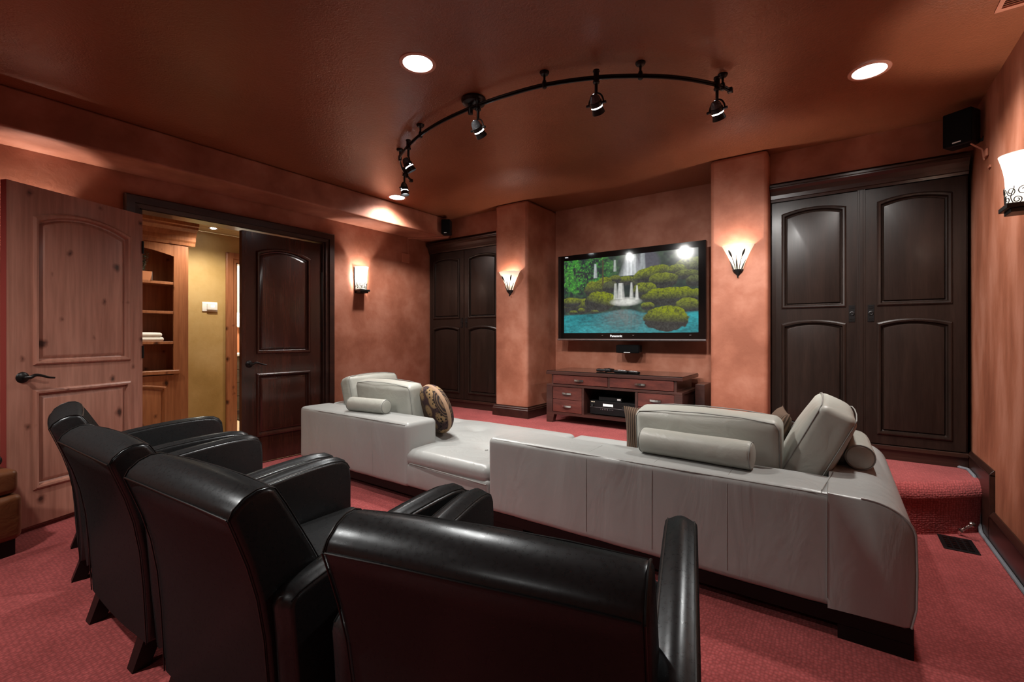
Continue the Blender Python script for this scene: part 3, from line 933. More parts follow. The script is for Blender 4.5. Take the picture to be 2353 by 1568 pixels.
obj('clip', box(0.728, 0.7415, 3.88, 3.93, 2.285, 2.33), PAINT, rw, smooth=False, world=True, bevel=0.004)
obj('clip', box(0.734, 0.7415, 3.83, 3.87, 2.20, 2.215), PAINT, rw, smooth=False, world=True)

# ------------------------------------------------------------------ media stand
SXA, SXB, SYF, SYB = -2.48, -1.098, 4.10, 4.65
st = thing('media_console', 'dark cherry console with glass top standing under the television', 'console', ((SXA + SXB) / 2, (SYF + SYB) / 2, ZS))
def sp(name, bm, mat, par=None, **k):
    return obj(name, bm, mat, par or st, smooth=False, world=True, **k)
sp('top', box(SXA - 0.004, SXB + 0.004, SYF - 0.004, SYB, 0.805, 0.836), CHERRYD, bevel=0.003)
sp('glass_top', box(SXA, SXB, SYF, SYB, 0.836, 0.843), GLASS, bevel=0.002)
bm = new()   # upper drawer case
add_box(bm, -2.425, -2.405, SYF + 0.012, SYB - 0.03, 0.704, 0.805)
add_box(bm, -1.800, -1.778, SYF + 0.012, SYB - 0.03, 0.704, 0.805)
add_box(bm, -1.172, -1.150, SYF + 0.012, SYB - 0.03, 0.704, 0.805)
add_box(bm, -2.405, -1.172, SYB - 0.05, SYB - 0.03, 0.704, 0.805)
sp('upper_case', bm, CHERRYD)
sp('shelf', box(SXA, SXB, SYF, SYB, 0.682, 0.704), CHERRYD, bevel=0.002)
bm = new()   # lower frame: stiles, rails, partitions, back
add_box(bm, -2.074, -2.050, SYF + 0.004, SYB - 0.03, 0.41, 0.682)
add_box(bm, -1.526, -1.500, SYF + 0.004, SYB - 0.03, 0.41, 0.682)
add_box(bm, -2.41, -1.165, SYF + 0.002, SYB - 0.02, 0.392, 0.418)
add_box(bm, -2.41, -1.165, SYB - 0.04, SYB - 0.02, 0.41, 0.682)
sp('lower_case', bm, CHERRYD)
for (a, b2) in ((SXA, SXA + 0.072), (SXB - 0.070, SXB)):
    pr = [(a, ZS), (a, 0.682), (b2, 0.682), (b2, 0.40), (b2 + (0.022 if a == SXA else 0), 0.40), (b2 - (0.002 if a == SXA else 0), ZS)] if a == SXA else [(a, ZS), (a - 0.022, 0.40), (a, 0.40), (a, 0.682), (b2, 0.682), (b2, ZS)]
    sp('front_leg', prism(pr, SYF, SYF + 0.06, 'y'), CHERRYD)
    sp('rear_leg', box(a, b2, SYB - 0.06, SYB, ZS, 0.682), CHERRYD)
    x_ = SXA + 0.012 if a == SXA else SXB - 0.032
    sp('side_panel', box(x_, x_ + 0.02, SYF + 0.06, SYB - 0.06, 0.40, 0.682), CHERRYD)
def drawer(x0, x1, z0, z1):
    d = sp('drawer', box(x0, x1, SYF + 0.006, SYF + 0.35, z0, z1), CHERRY, bevel=0.002)
    cx, cz = (x0 + x1) / 2, (z0 + z1) / 2
    hw = 0.050
    pr = [(-hw, 0.0), (-hw, -0.012)] + [(-hw + 2 * hw * k / 8, -0.016 - 0.010 * math.sin(PI * k / 8)) for k in range(9)] + [(hw, -0.012), (hw, 0.0)] + [(hw - 0.008 - (2 * hw - 0.016) * k / 8, -0.010 - 0.008 * math.sin(PI * k / 8)) for k in range(9)]
    h = prism([(cx + p[0], SYF + 0.008 + p[1]) for p in pr], cz - 0.009, cz + 0.009, 'z')
    bmesh.ops.translate(h, vec=-Vector(st.location), verts=h.verts)
    obj('handle', h, CHROME, d, smooth=False)
for dr in ((-2.403, -1.802, 0.710, 0.800), (-1.776, -1.174, 0.710, 0.800), (-2.406, -2.076, 0.552, 0.678), (-2.406, -2.076, 0.421, 0.548), (-1.498, -1.170, 0.552, 0.678), (-1.498, -1.170, 0.421, 0.548)):
    drawer(*dr)
sb = tag(obj('wooden_box', box(-1.07, -0.985, 4.42, 4.70, ZS, 0.755), CHERRYD, smooth=False, bevel=0.004), 'narrow dark red wooden box behind the right end of the console', 'box')

rc = thing('audio_receiver', 'black audio receiver on the open shelf of the console', 'receiver', (-1.79, 4.3, 0.418))
RX0, RX1 = -2.01, -1.545
obj('case', box(RX0, RX1, SYF + 0.06, SYF + 0.38, 0.428, 0.560), BLACKP, rc, smooth=False, world=True, bevel=0.003)
for a in (RX0 + 0.03, RX1 - 0.06):
    for yy in (SYF + 0.08, SYF + 0.33):
        obj('foot', box(a, a + 0.03, yy, yy + 0.03, 0.418, 0.429), BLACKP, rc, smooth=False, world=True)
obj('display', box(RX0 + 0.14, RX0 + 0.245, SYF + 0.057, SYF + 0.061, 0.512, 0.536), emit('pale_display', (0.5, 0.52, 0.5), 0.12), rc, smooth=False, world=True)
def knob(x, z, r, par=rc, y=SYF + 0.06):
    bm = new(); add_lathe_y(bm, [(0, 0.016), (r * .85, 0.016), (r, 0.012), (r, 0)], 18, (x, y, z))
    obj('knob', bm, BLACKG, par, world=True)
knob(RX1 - 0.055, 0.525, 0.022); knob(RX1 - 0.115, 0.513, 0.010); knob(RX0 + 0.03, 0.515, 0.013)
for k in range(8):
    obj('button', box(RX0 + 0.115 + k * 0.018, RX0 + 0.118 + k * 0.018, SYF + 0.057, SYF + 0.061, 0.476, 0.486), SILVER, rc, smooth=False, world=True)
obj('seam_line', box(RX0, RX1, SYF + 0.0585, SYF + 0.061, 0.4945, 0.4965), SILVER, rc, smooth=False, world=True)
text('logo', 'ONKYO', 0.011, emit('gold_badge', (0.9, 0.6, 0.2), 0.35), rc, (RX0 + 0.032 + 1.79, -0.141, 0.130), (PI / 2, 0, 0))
cb = thing('media_player_box', 'flat black player box lying on top of the receiver', 'player', (-1.80, 4.3, 0.56))
obj('case', box(-1.93, -1.69, SYF + 0.09, SYF + 0.30, 0.561, 0.600), BLACKP, cb, smooth=False, world=True, bevel=0.003)
obj('front_display', box(-1.735, -1.70, SYF + 0.087, SYF + 0.091, 0.575, 0.590), PLATE, cb, smooth=False, world=True)

def remote(label, x, y, w, l, h, rz, cup=False):
    t = thing('remote_control', label, 'remote', (x, y, 0.8435), rz, 'remotes on the console')
    if cup:
        def fn(p, u):
            return (p.x * (1 + 0.25 * u[1]), p.y, p.z + 0.010 * (1 - u[0] ** 2) * (1 if u[1] < 0 else 0.3))
        obj('body', rbox(-w / 2, w / 2, -l / 2, l / 2, 0, h, h * .45, 3, (5, 5, 1), fn=fn), BLACKP, t)
    else:
        obj('body', rbox(-w / 2, w / 2, -l / 2, l / 2, 0, h, h * .45, 3, (2, 4, 1)), BLACKP, t)
    for r in range(3):
        for c in range(2):
            obj('button', rbox(-w * .28 + c * w * .36, -w * .28 + c * w * .36 + w * .2, -l * .3 + r * l * .2, -l * .3 + r * l * .2 + l * .1, h - 0.001, h + 0.002, 0.001, 1, (1, 1, 1)), PLATE, t)
remote('black remote at the left end of the four on the console top', -1.90, 4.26, 0.055, 0.17, 0.026, 1.3, True)
remote('game controller shaped remote, second from the left of the four', -1.82, 4.19, 0.075, 0.13, 0.034, 0.2, True)
remote('black remote second from the right of the four on the console', -1.70, 4.20, 0.05, 0.15, 0.026, 1.4)
remote('black remote at the right end of the four on the console', -1.585, 4.20, 0.05, 0.16, 0.022, 1.15)

# ------------------------------------------------------------------ sconces
def sconce_cone(label, x, zb, zt, rt):
    """half-cone glass bowl with cat-tail ironwork; wall plane at y=4.12 facing -y"""
    Y = 4.12
    t = thing('wall_sconce', label, 'sconce', (x, Y, zb), 0, 'wall sconces')
    H = zt - zb
    prof2 = []
    for k in range(15):
        q = k / 14
        prof2.append((0.035 + (rt - 0.035) * (q ** 1.35), 0.045 + (H - 0.045) * q))
    sq = Matrix.Diagonal((1, 0.78, 1, 1))
    bm = lathe(prof2, 28, (0, 0, 0), PI, 2 * PI)
    obj('glass_shade', xform(bm, sq), SHADE, t)
    bm = lathe([(0, 0.0), (0.010, 0.006), (0.012, 0.012), (0.030, 0.03), (0.040, 0.045), (0.042, 0.055), (0.036, 0.060), (0.036, 0.05)], 24, (0, 0, 0), PI, 2 * PI)
    obj('base_cup', xform(bm, sq), IRON, t)
    obj('finial', lathe([(0, -0.014), (0.006, -0.008), (0.007, 0.0), (0.003, 0.006)], 12, (0, -0.015, 0)), IRON, t)
    def on(q, a, off=0.004):
        r = 0.035 + (rt - 0.035) * (max(q, 0) ** 1.35) + off
        return (r * math.cos(a), 0.78 * r * math.sin(a), 0.045 + (H - 0.045) * q)
    for (a0, a1, q1, head) in ((-PI * .62, -PI * .70, 0.80, True), (-PI * .40, -PI * .30, 0.80, True), (-PI * .52, -PI * .52, 0.62, False), (-PI * .78, -PI * .88, 0.42, False), (-PI * .24, -PI * .12, 0.42, False)):
        pts = [on(q1 * k / 12, a0 + (a1 - a0) * (k / 12) ** 1.2) for k in range(13)]
        if head:
            obj('cattail', add_tube(tube(pts[:9], 0.0026, 6), pts[8:], [0.004, 0.0075, 0.008, 0.0075, 0.003], 8), IRON, t)
        else:
            obj('iron_leaf', tube(pts, [0.006 - 0.0045 * abs(k / 12 - .35) * 1.3 for k in range(13)], 6), IRON, t)
    light_point('sconce_bulb', (x, Y - 0.036, zt - 0.085), 6.5, (1, 0.93, 0.85), 0.018)
    return t

def light_point(name, loc, e, col, r):
    d = bpy.data.lights.new(name, 'POINT'); d.energy = e; d.color = col; d.shadow_soft_size = r
    o = bpy.data.objects.new(name, d); COL.objects.link(o); o.location = loc
    return o

def light_spot(name, loc, e, col, ang_, blend, r, aim=(0, 0, -1)):
    d = bpy.data.lights.new(name, 'SPOT'); d.energy = e; d.color = col; d.spot_size = math.radians(ang_); d.spot_blend = blend; d.shadow_soft_size = r
    o = bpy.data.objects.new(name, d); COL.objects.link(o); o.location = loc
    o.rotation_euler = Vector(aim).to_track_quat('-Z', 'Y').to_euler()
    return o

sconce_cone('bowl glass sconce with iron cattails on the pier left of the television', -2.965, 1.655, 1.915, 0.135)
sconce_cone('bowl glass sconce with iron cattails on the pier right of the television', -0.66, 1.69, 1.945, 0.122)

def sconce_box(label, loc, rotz, h=0.29, w=0.075, proj=0.105, shade=None):
    """curved glass shade on a dark back plate with scrolled ironwork; local wall plane y=0 facing -y"""
    t = thing('wall_sconce', label, 'sconce', loc, rotz, 'wall sconces')
    bp = [(-w * .78, 0.0), (w * .78, 0.0), (w * .98, h), (-w * .98, h)]
    obj('back_plate', prism([(p[0], p[1]) for p in bp], -0.012, -0.001, 'y'), IRON, t, smooth=False)
    prof2 = []
    for k in range(13):
        q = k / 12
        prof2.append((w * (0.80 + 0.12 * q + 0.26 * max(0, q - .55) ** 1.5 * 2), 0.035 + (h - 0.03) * q))
    A0, A1 = PI * 1.02, PI * 1.98
    gap = 0.018
    bm = lathe(prof2, 26, (0, 0, 0), A0, A1)
    for v in bm.verts:
        v.co.y = v.co.y * (proj - gap) / (w * .9) - gap
    obj('glass_shade', bm, shade or SHADEW, t)
    bm = new()
    add_box(bm, -w * .86, w * .86, -proj - 0.004, -0.002, 0.018, 0.040)
    add_box(bm, -w * .70, w * .70, -proj + 0.012, -0.002, 0.0, 0.020)
    obj('base_tray', bm, IRON, t, smooth=False, bevel=0.003)
    def on(a, z):
        q = (z - 0.035) / (h - 0.03)
        r = w * (0.80 + 0.12 * q) + 0.002
        return (r * math.cos(a), r * math.sin(a) * (proj - gap) / (w * .9) - gap - 0.002, z)
    rng = random.Random(5)
    for k in range(11):
        a = PI * (1.06 + 0.88 * k / 10)
        z = 0.062 + 0.034 * (k % 2) + rng.uniform(-.006, .006)
        R = 0.020 + rng.uniform(-.003, .004)
        pts = []
        for q in range(26):
            f = q / 25
            rr = R * (1 - 0.72 * f); th = f * 4.2 * PI * .75 + k * 1.3
            pts.append(on(a + rr * math.cos(th) / w, z + rr * math.sin(th)))
        pts = pts[:-1]
        obj('iron_scroll', tube(pts, 0.0021, 5), IRON, t)
    for k in range(5):
        a = PI * (1.1 + 0.8 * k / 4)
        pts = [on(a + 0.10 * math.sin(f * 5 + k), 0.045 + 0.075 * f) for f in [q / 9 for q in range(10)]]
        obj('iron_vine', tube(pts, 0.0019, 5), IRON, t)
    M = Matrix.Translation(loc) @ Matrix.Rotation(rotz, 4, 'Z')
    light_point('sconce_bulb', M @ Vector((0, -0.052, h * .62)), 11.0, (1, 0.90, 0.82), 0.016)
    return t
sconce_box('square-shouldered glass sconce with iron scrolls beside the double doorway', (XL, 3.19, 1.685), PI / 2)
sconce_box('glass sconce with iron scrolls on the wall above the open knotty door', (XL, 0.62, 1.72), PI / 2)
sconce_box('glass sconce with iron scrolls on the right wall at the edge of view', (XR, 3.055, 1.765), -PI / 2, h=0.265, w=0.080, proj=0.11)

# ------------------------------------------------------------------ ceiling fittings
def can(label, x, y):
    t = thing('recessed_downlight', label, 'downlight', (x, y, ZC), 0, 'recessed ceiling downlights')
    obj('trim_ring', lathe([(0.078, -0.001), (0.080, -0.005), (0.098, -0.004), (0.100, -0.0005)], 40), plain('trim_' + str(len(MATS)), (0.45, 0.20, 0.14), 0.5), t)
    bm = lathe([(0.0, -0.003), (0.079, -0.003)], 40)
    bmesh.ops.remove_doubles(bm, verts=bm.verts, dist=1e-6)
    obj('lens', bm, LAMPGLOW, t)
    light_spot('downlight_or_fill_beam', (x, y, ZC - 0.02), 76, (1, 0.95, 0.90), 150, 0.75, 0.06)
    return t
can('recessed round downlight nearest the middle of the ceiling, left of the track', -1.858, 1.72)
can('recessed round downlight in the ceiling near the right corner speaker', 0.148, 3.238)
can('recessed round downlight close to the soffit, beyond the track end', -3.83, 3.25)
for (x, y, e) in ((-2.75, -0.45, 100), (-3.4, -1.9, 62), (-0.7, -1.9, 14)):  # unseen spots added as off-camera room fill, no fixtures there
    light_spot('downlight_or_fill_beam', (x, y, ZC - 0.02), e, (1, 0.95, 0.90), 150, 0.75, 0.06)

RZ = 2.62
rail = [(-3.15, 2.835), (-3.09, 2.735), (-3.03, 2.645), (-2.93, 2.525), (-2.813, 2.418), (-2.68, 2.345), (-2.55, 2.288), (-2.37, 2.226), (-2.20, 2.185), (-2.03, 2.160), (-1.82, 2.148), (-1.60, 2.155), (-1.34, 2.193), (-1.08, 2.290), (-0.87, 2.418), (-0.70, 2.564), (-0.556, 2.745), (-0.50, 2.86)]
def smooth_path(p, n=8):
    out = []
    P = [Vector((*q, 0)) for q in p]
    for k in range(len(P) - 1):
        a, b2, c, d = P[max(k - 1, 0)], P[k], P[k + 1], P[min(k + 2, len(P) - 1)]
        for j in range(n):
            t = j / n
            out.append(0.5 * ((2 * b2) + (c - a) * t + (2 * a - 5 * b2 + 4 * c - d) * t * t + (3 * b2 - a - 3 * c + d) * t ** 3))
    out.append(P[-1])
    return out
tk = thing('track_light_rail', 'curved black monorail track under the ceiling with its round feed canopy', 'track light', (-1.855, 2.16, RZ))
rp = smooth_path(rail)
bm = new()
add_tube(bm, [(p.x, p.y, RZ) for p in rp], 0.0075, 8)
obj('rail', bm, IRON, tk, world=True)
add = new(); add_tube(add, [(p.x, p.y, RZ - 0.013) for p in rp], 0.005, 8)
obj('lower_conductor', add, IRON, tk, world=True)
for (x, y) in ((-2.384, 2.232), (-1.341, 2.193), (-0.869, 2.419), (-0.528, 2.80), (-2.829, 2.43), (-3.085, 2.728)):
    bm = new()
    add_lathe(bm, [(0, 0), (0.027, 0), (0.027, -0.006), (0.020, -0.016), (0.007, -0.020), (0.006, -0.048), (0.011, -0.050), (0.011, -0.056), (0.013, -0.058), (0.013, -0.088), (0.009, -0.092), (0, -0.092)], 16, (x, y, ZC))
    obj('standoff', bm, IRON, tk, world=True)
bm = new()
add_lathe(bm, [(0, 0), (0.075, 0), (0.078, -0.012), (0.070, -0.030), (0.045, -0.045), (0, -0.048)], 28, (-1.855, 2.185, ZC))
obj('canopy', bm, IRON, tk, world=True)
bm = new()
add_lathe(bm, [(0, 0), (0.013, 0), (0.013, -0.05), (0.016, -0.052), (0.016, -0.085), (0, -0.085)], 16, (-1.855, 2.155, ZC - 0.02))
obj('feed_post', bm, IRON, tk, world=True)
for q in (rp[0], rp[-1]):
    obj('end_cap', rbox(q.x - 0.014, q.x + 0.014, q.y - 0.014, q.y + 0.014, RZ - 0.02, RZ + 0.01, 0.006, 2, (1, 1, 1)), IRON, tk, world=True)

def track_head(label, x, y, aim):
    t = thing('track_spotlight', label, 'spotlight', (x, y, RZ), 0, 'spotlights hanging from the curved track')
    obj('clamp', lathe([(0, 0.035), (0.018, 0.035), (0.019, 0.028), (0.015, 0.022), (0.015, -0.022), (0.019, -0.028), (0.017, -0.036), (0.008, -0.040)], 16), IRON, t)
    obj('stem', lathe([(0.0, -0.036), (0.0085, -0.036), (0.0085, -0.085), (0.005, -0.090), (0, -0.090)], 12), IRON, t)
    # yoke hoop
    a = Vector(aim).normalized()
    side = a.cross(Vector((0, 0, 1))); side.normalize()
    pts = []
    for k in range(17):
        q = PI * k / 16
        pts.append(side * (0.042 * math.cos(q)) + Vector((0, 0, -0.150 + 0.060 * math.sin(q))))
    obj('yoke', tube(pts, 0.0045, 8), IRON, t)
    bm = new()
    for s in (-1, 1):
        c = side * (0.046 * s) + Vector((0, 0, -0.150))
        add_tube(bm, [c - side * 0.010, c + side * 0.010], 0.0075, 10)
    obj('yoke_knobs', bm, IRON, t)
    q = a.to_track_quat('-Z', 'Y').to_matrix().to_4x4()
    M = Matrix.Translation((0, 0, -0.150)) @ q
    obj('reflector', xform(lathe([(0.004, 0.055), (0.018, 0.050), (0.027, 0.034), (0.031, 0.012)], 20), M), CAPGLASS, t)['label'] = 'silvery glass reflector cap'
    obj('housing', xform(lathe([(0.030, 0.016), (0.033, 0.014), (0.034, -0.006), (0.033, -0.010)], 24), M), IRON, t)
    bm = lathe([(0.031, -0.0165), (0.032, -0.030), (0.036, -0.050), (0.035, -0.051), (0.030, -0.030), (0.029, -0.0165)], 24)
    obj('snoot', xform(bm, M), IRON, t)
    bm = lathe([(0.0, -0.012), (0.030, -0.0105), (0.031, -0.0165), (0.0, -0.015)], 20)
    obj('lens', xform(bm, M), SPOTGLOW, t)
    p = Vector((x, y, RZ - 0.150)) + a * 0.055
    light_spot('track_beam', p, 46, (1, 0.97, 0.93), 105, 0.9, 0.03, a)
    return t
track_head('spotlight at the right end of the curved track', -0.548, 2.752, (0.10, 0.62, -0.72))
track_head('spotlight second from the right end of the track', -1.072, 2.295, (-0.05, 0.75, -0.68))
track_head('spotlight hanging beside the round feed canopy', -1.79, 2.150, (0.02, 0.75, -0.68))
track_head('spotlight second from the far left end of the track', -2.585, 2.300, (0.25, 0.45, -0.8))
track_head('spotlight at the far left end of the track', -3.042, 2.662, (0.15, 0.02, -0.9))

cv = thing('ceiling_vent', 'painted air register in the ceiling at the upper right corner', 'vent', (0.66, 2.72, ZC))
bm = new()
add_box(bm, 0.588, 0.606, 2.45, 2.99, ZC - 0.006, ZC); add_box(bm, 0.712, 0.730, 2.45, 2.99, ZC - 0.006, ZC)
add_box(bm, 0.606, 0.712, 2.965, 2.99, ZC - 0.006, ZC); add_box(bm, 0.606, 0.712, 2.45, 2.475, ZC - 0.006, ZC)
obj('frame', bm, PAINT, cv, smooth=False, world=True)
for k in range(30):
    yy = 2.485 + k * 0.016
    obj('louver', xform(box(0.606, 0.712, -0.006, 0.006, -0.001, 0.001), Matrix.Translation((0, yy, ZC - 0.005)) @ Matrix.Rotation(0.6, 4, 'X')), PAINT, cv, smooth=False, world=True)

# floor register and spring door stop
fv = thing('floor_register', 'black metal floor register in the carpet near the right baseboard', 'vent', (0.565, 3.64, 0))
obj('frame', box(0.492, 0.642, 3.512, 3.735, 0.0005, 0.006), BLACKP, fv, smooth=False, world=True, bevel=0.002)
for r in range(4):
    for c in range(5):
        a = 0.510 + r * 0.030; b2 = 3.535 + c * 0.037
        obj('grate_bar', box(a, a + 0.022, b2, b2 + 0.024, 0.006, 0.009), BLACKG, fv, smooth=False, world=True)
ds = thing('door_stop', 'chrome spring door stop sticking out of the platform riser', 'door stop', (0.62, 3.78, 0.05))
p0, p1 = Vector((0.600, 3.800, 0.022)), Vector((0.648, 3.735, 0.10))
obj('base', tube([p0, p0 + (p1 - p0) * .15], 0.013, 14), CHROME, ds, world=True)
ax = (p1 - p0).normalized(); e1 = ax.orthogonal().normalized(); e2 = ax.cross(e1)
hel = [p0 + (p1 - p0) * (.1 + .75 * k / 120) + (e1 * math.cos(k * .6) + e2 * math.sin(k * .6)) * 0.007 for k in range(121)]
obj('spring', tube(hel, 0.0022, 6), CHROME, ds, world=True)
obj('tip', tube([p0 + (p1 - p0) * .84, p0 + (p1 - p0) * .9, p1, p1 + ax * .006], [0.009, 0.015, 0.016, 0.010], 14), CHROME, ds, world=True)

# ------------------------------------------------------------------ sectional sofa
def seam(parent, pts, r=0.0022, mat=None):
    return obj('seam', tube(pts, r, 6), mat or SEAM, parent, world=True)
def crease(p, u):
    x, y, z = p
    fade = max(0.0, min(1.0, (-0.12 - x) / 0.25)) if x > -1.0 else 1.0
    n = fade * 0.003 * math.sin(9 * x + 2.2 * math.sin(5 * z)) * max(0, u[2]) + fade * 0.0018 * math.sin(23 * x + 3 * z)
    n *= min(1.0, min(abs(x - q) for q in (-3.42, -2.87, -1.087, -0.735, -0.398)) / 0.06)
    if u[1] < -0.8:
        y += n
    if x > -0.10 and x < 0.5:
        k = min(1.0, (x + 0.10) / 0.06) * 0.004
        y += k if u[1] < 0 else 0
        z -= k if u[2] > 0 else 0
    return (x, y, z)
BZ0, BZ1 = 0.118, 0.575
Y0 = 2.205
# left module
sl = thing('sofa_chaise_section', 'left cream leather sofa section with low back, arm and open chaise seat', 'sofa', (-2.83, 2.8, 0), 0, 'cream leather sectional')
obj('backrest', rbox(-3.90, -2.49, Y0, Y0 + 0.30, BZ0, BZ1, 0.035, 4, (30, 6, 10), (0, 0.010, 0.006), fn=crease), CREAM, sl, world=True)
obj('armrest', rbox(-3.90, -3.72, Y0 + 0.29, 3.40, BZ0, BZ1, 0.05, 4, (6, 20, 8), (0.008, 0, 0.010)), CREAM, sl, world=True)
obj('seat_base', rbox(-3.74, -1.765, Y0 + 0.014, 3.38, BZ0, 0.30, 0.03, 3, (20, 12, 4), (0, 0.006, 0)), CREAM, sl, world=True)
tufts = [(-3.0, 2.9), (-2.55, 2.62), (-2.55, 3.05), (-2.1, 2.62), (-2.1, 3.05), (-3.0, 3.25)]
def tuft(p, u):
    x, y, z = p
    if u[2] > 0:
        for tx, ty in tufts:
            d2 = (x - tx) ** 2 + (y - ty) ** 2
            z -= 0.028 * math.exp(-d2 / 0.0045) + 0.014 * math.exp(-d2 / 0.03)
    if u[2] < -0.5 and u[1] < -0.9:
        z -= 0.0
    return (x, y, z)
obj('seat_cushion', rbox(-3.715, -1.767, Y0 + 0.012, 3.42, 0.265, 0.385, 0.05, 4, (54, 36, 3), (0, 0.004, 0.020), fn=tuft), CREAM, sl, world=True)
for tx, ty in tufts:
    obj('tuft_button', rbox(tx - .010, tx + .010, ty - .010, ty + .010, 0.358, 0.366, 0.004, 2, (1, 1, 1)), SEAM, sl, world=True)
seam(sl, [(-2.49 + 0.01, Y0 + 0.012, 0.292), (-2.2, Y0 + 0.006, 0.288), (-1.95, Y0 + 0.006, 0.280), (-1.78, Y0 + 0.010, 0.272)], 0.004)
for xx in (-3.42, -2.87):
    seam(sl, [(xx, Y0 + 0.10, BZ1 + 0.003), (xx, Y0 + 0.03, BZ1 + 0.001), (xx, Y0 + 0.004, BZ1 - 0.012), (xx, Y0 - 0.004, 0.42), (xx, Y0 - 0.008, 0.3), (xx, Y0 - 0.003, 0.15)])
seam(sl, [(-3.88, Y0 + 0.006, BZ1 - 0.018), (-3.4, Y0 + 0.002, BZ1 - 0.012), (-2.9, Y0 + 0.002, BZ1 - 0.012), (-2.52, Y0 + 0.007, BZ1 - 0.014)], 0.003)
obj('plinth', box(-3.86, -1.80, Y0 + 0.035, 3.34, 0.055, 0.118), BWOOD, sl, smooth=False, world=True, bevel=0.004)
for xx in (-3.86, -2.05):
    for yy in (Y0 + 0.035, 3.12):
        obj('leg', box(xx, xx + 0.24, yy, yy + 0.20, 0.0, 0.056), BWOOD, sl, smooth=False, world=True)
# right module
sr = thing('sofa_back_section', 'right cream leather sofa section with long low back and rounded right arm', 'sofa', (-0.75, 2.8, 0), 0, 'cream leather sectional')
obj('backrest', rbox(-1.757, 0.06, Y0, Y0 + 0.30, BZ0, BZ1, 0.032, 4, (40, 6, 12), (0, 0.0, 0.003), fn=crease), CREAM, sr, world=True)
pr = [(-0.03, BZ0), (-0.03, BZ1 + 0.001)]
R = 0.16
for k in range(13):
    a = PI / 2 - PI / 2 * k / 12
    pr.append((0.235 - R + R * math.cos(a) * 1.0, BZ1 - 0.115 + 0.115 * math.sin(a)))
pr += [(0.238, 0.34), (0.236, 0.20), (0.222, BZ0 + 0.008), (0.205, BZ0)]
ys = [Y0 + 0.000 + (3.44 - Y0) * k / 18 for k in range(19)]
bm = new(); rings = []
cen = Vector((0.09, 0.35))
for k, yy in enumerate([Y0 + 0.022, Y0 + 0.008, Y0] + ys[1:-1] + [3.44, 3.46, 3.475]):
    sc = {0: 0.0, 1: 0.0}.get(-1, 0)
    inset = {Y0 + 0.022: 0, }.get(yy, 0)
    rings.append((yy, 0))
prm = pr
n = len(prm)
R2 = []
for (yy, s) in [(Y0, 0.010), (Y0 + 0.004, 0.004), (Y0 + 0.012, 0.0)] + [(y_, 0.0) for y_ in ys[1:-1]] + [(3.43, 0.0), (3.455, 0.010), (3.47, 0.03)]:
    R2.append([bm.verts.new((p[0] + (cen.x - p[0]) * s / 0.15 * (1 if p[0] > 0.0 or yy > 3 else 0), yy, p[1] + (cen.y - p[1]) * s / 0.25 * (1 if p[0] > 0.0 or yy > 3 else 0))) for p in prm])
for A, B in zip(R2, R2[1:]):
    for j in range(n):
        bm.faces.new([A[j], A[(j + 1) % n], B[(j + 1) % n], B[j]])
bm.faces.new(R2[0]); bm.faces.new(R2[-1][::-1])
obj('armrest', bm, CREAM, sr, world=True, angle=50)
# piping round the arm's rear face
seam(sr, [(p[0] * 1.0 + 0.001, Y0 + 0.004, p[1] + 0.000) for p in pr[2:]][:-1], 0.0035, CREAM)
obj('seat_base', rbox(-1.755, -0.032, Y0 + 0.28, 3.38, BZ0, 0.30, 0.03, 3, (16, 8, 4)), CREAM, sr, world=True)
obj('seat_cushion', rbox(-1.75, -0.034, Y0 + 0.30, 3.42, 0.265, 0.385, 0.05, 4, (20, 14, 3), (0, 0, 0.02)), CREAM, sr, world=True)
for xx in (-1.087, -0.735, -0.398, -0.031):
    seam(sr, [(xx, Y0 + 0.20, BZ1 + 0.0025), (xx, Y0 + 0.06, BZ1 + 0.001), (xx, Y0 + 0.032, BZ1), (xx, Y0 + 0.009, BZ1 - 0.009), (xx, Y0 - 0.0003, BZ1 - 0.034), (xx, Y0 - 0.0003, 0.40), (xx, Y0 - 0.0003, 0.16)], 0.0018)
seam(sr, [(-1.735, Y0 + 0.010, BZ1 - 0.010), (-1.2, Y0 + 0.009, BZ1 - 0.009), (-0.6, Y0 + 0.009, BZ1 - 0.009), (-0.02, Y0 + 0.009, BZ1 - 0.008)], 0.003)
seam(sr, [(-0.05, Y0 + 0.02, BZ1 + 0.002), (-0.02, Y0 + 0.3, BZ1 + 0.002), (0.0, Y0 + 0.6, BZ1 + 0.002)], 0.002)
obj('plinth', box(-1.74, 0.232, Y0 + 0.022, 3.36, 0.055, 0.118), BWOOD, sr, smooth=False, world=True, bevel=0.004)
for xx in (-1.74, 0.002):
    for yy in (Y0 + 0.022, 3.14):
        obj('leg', box(xx, xx + 0.23, yy, yy + 0.20, 0.0, 0.056), BWOOD, sr, smooth=False, world=True)

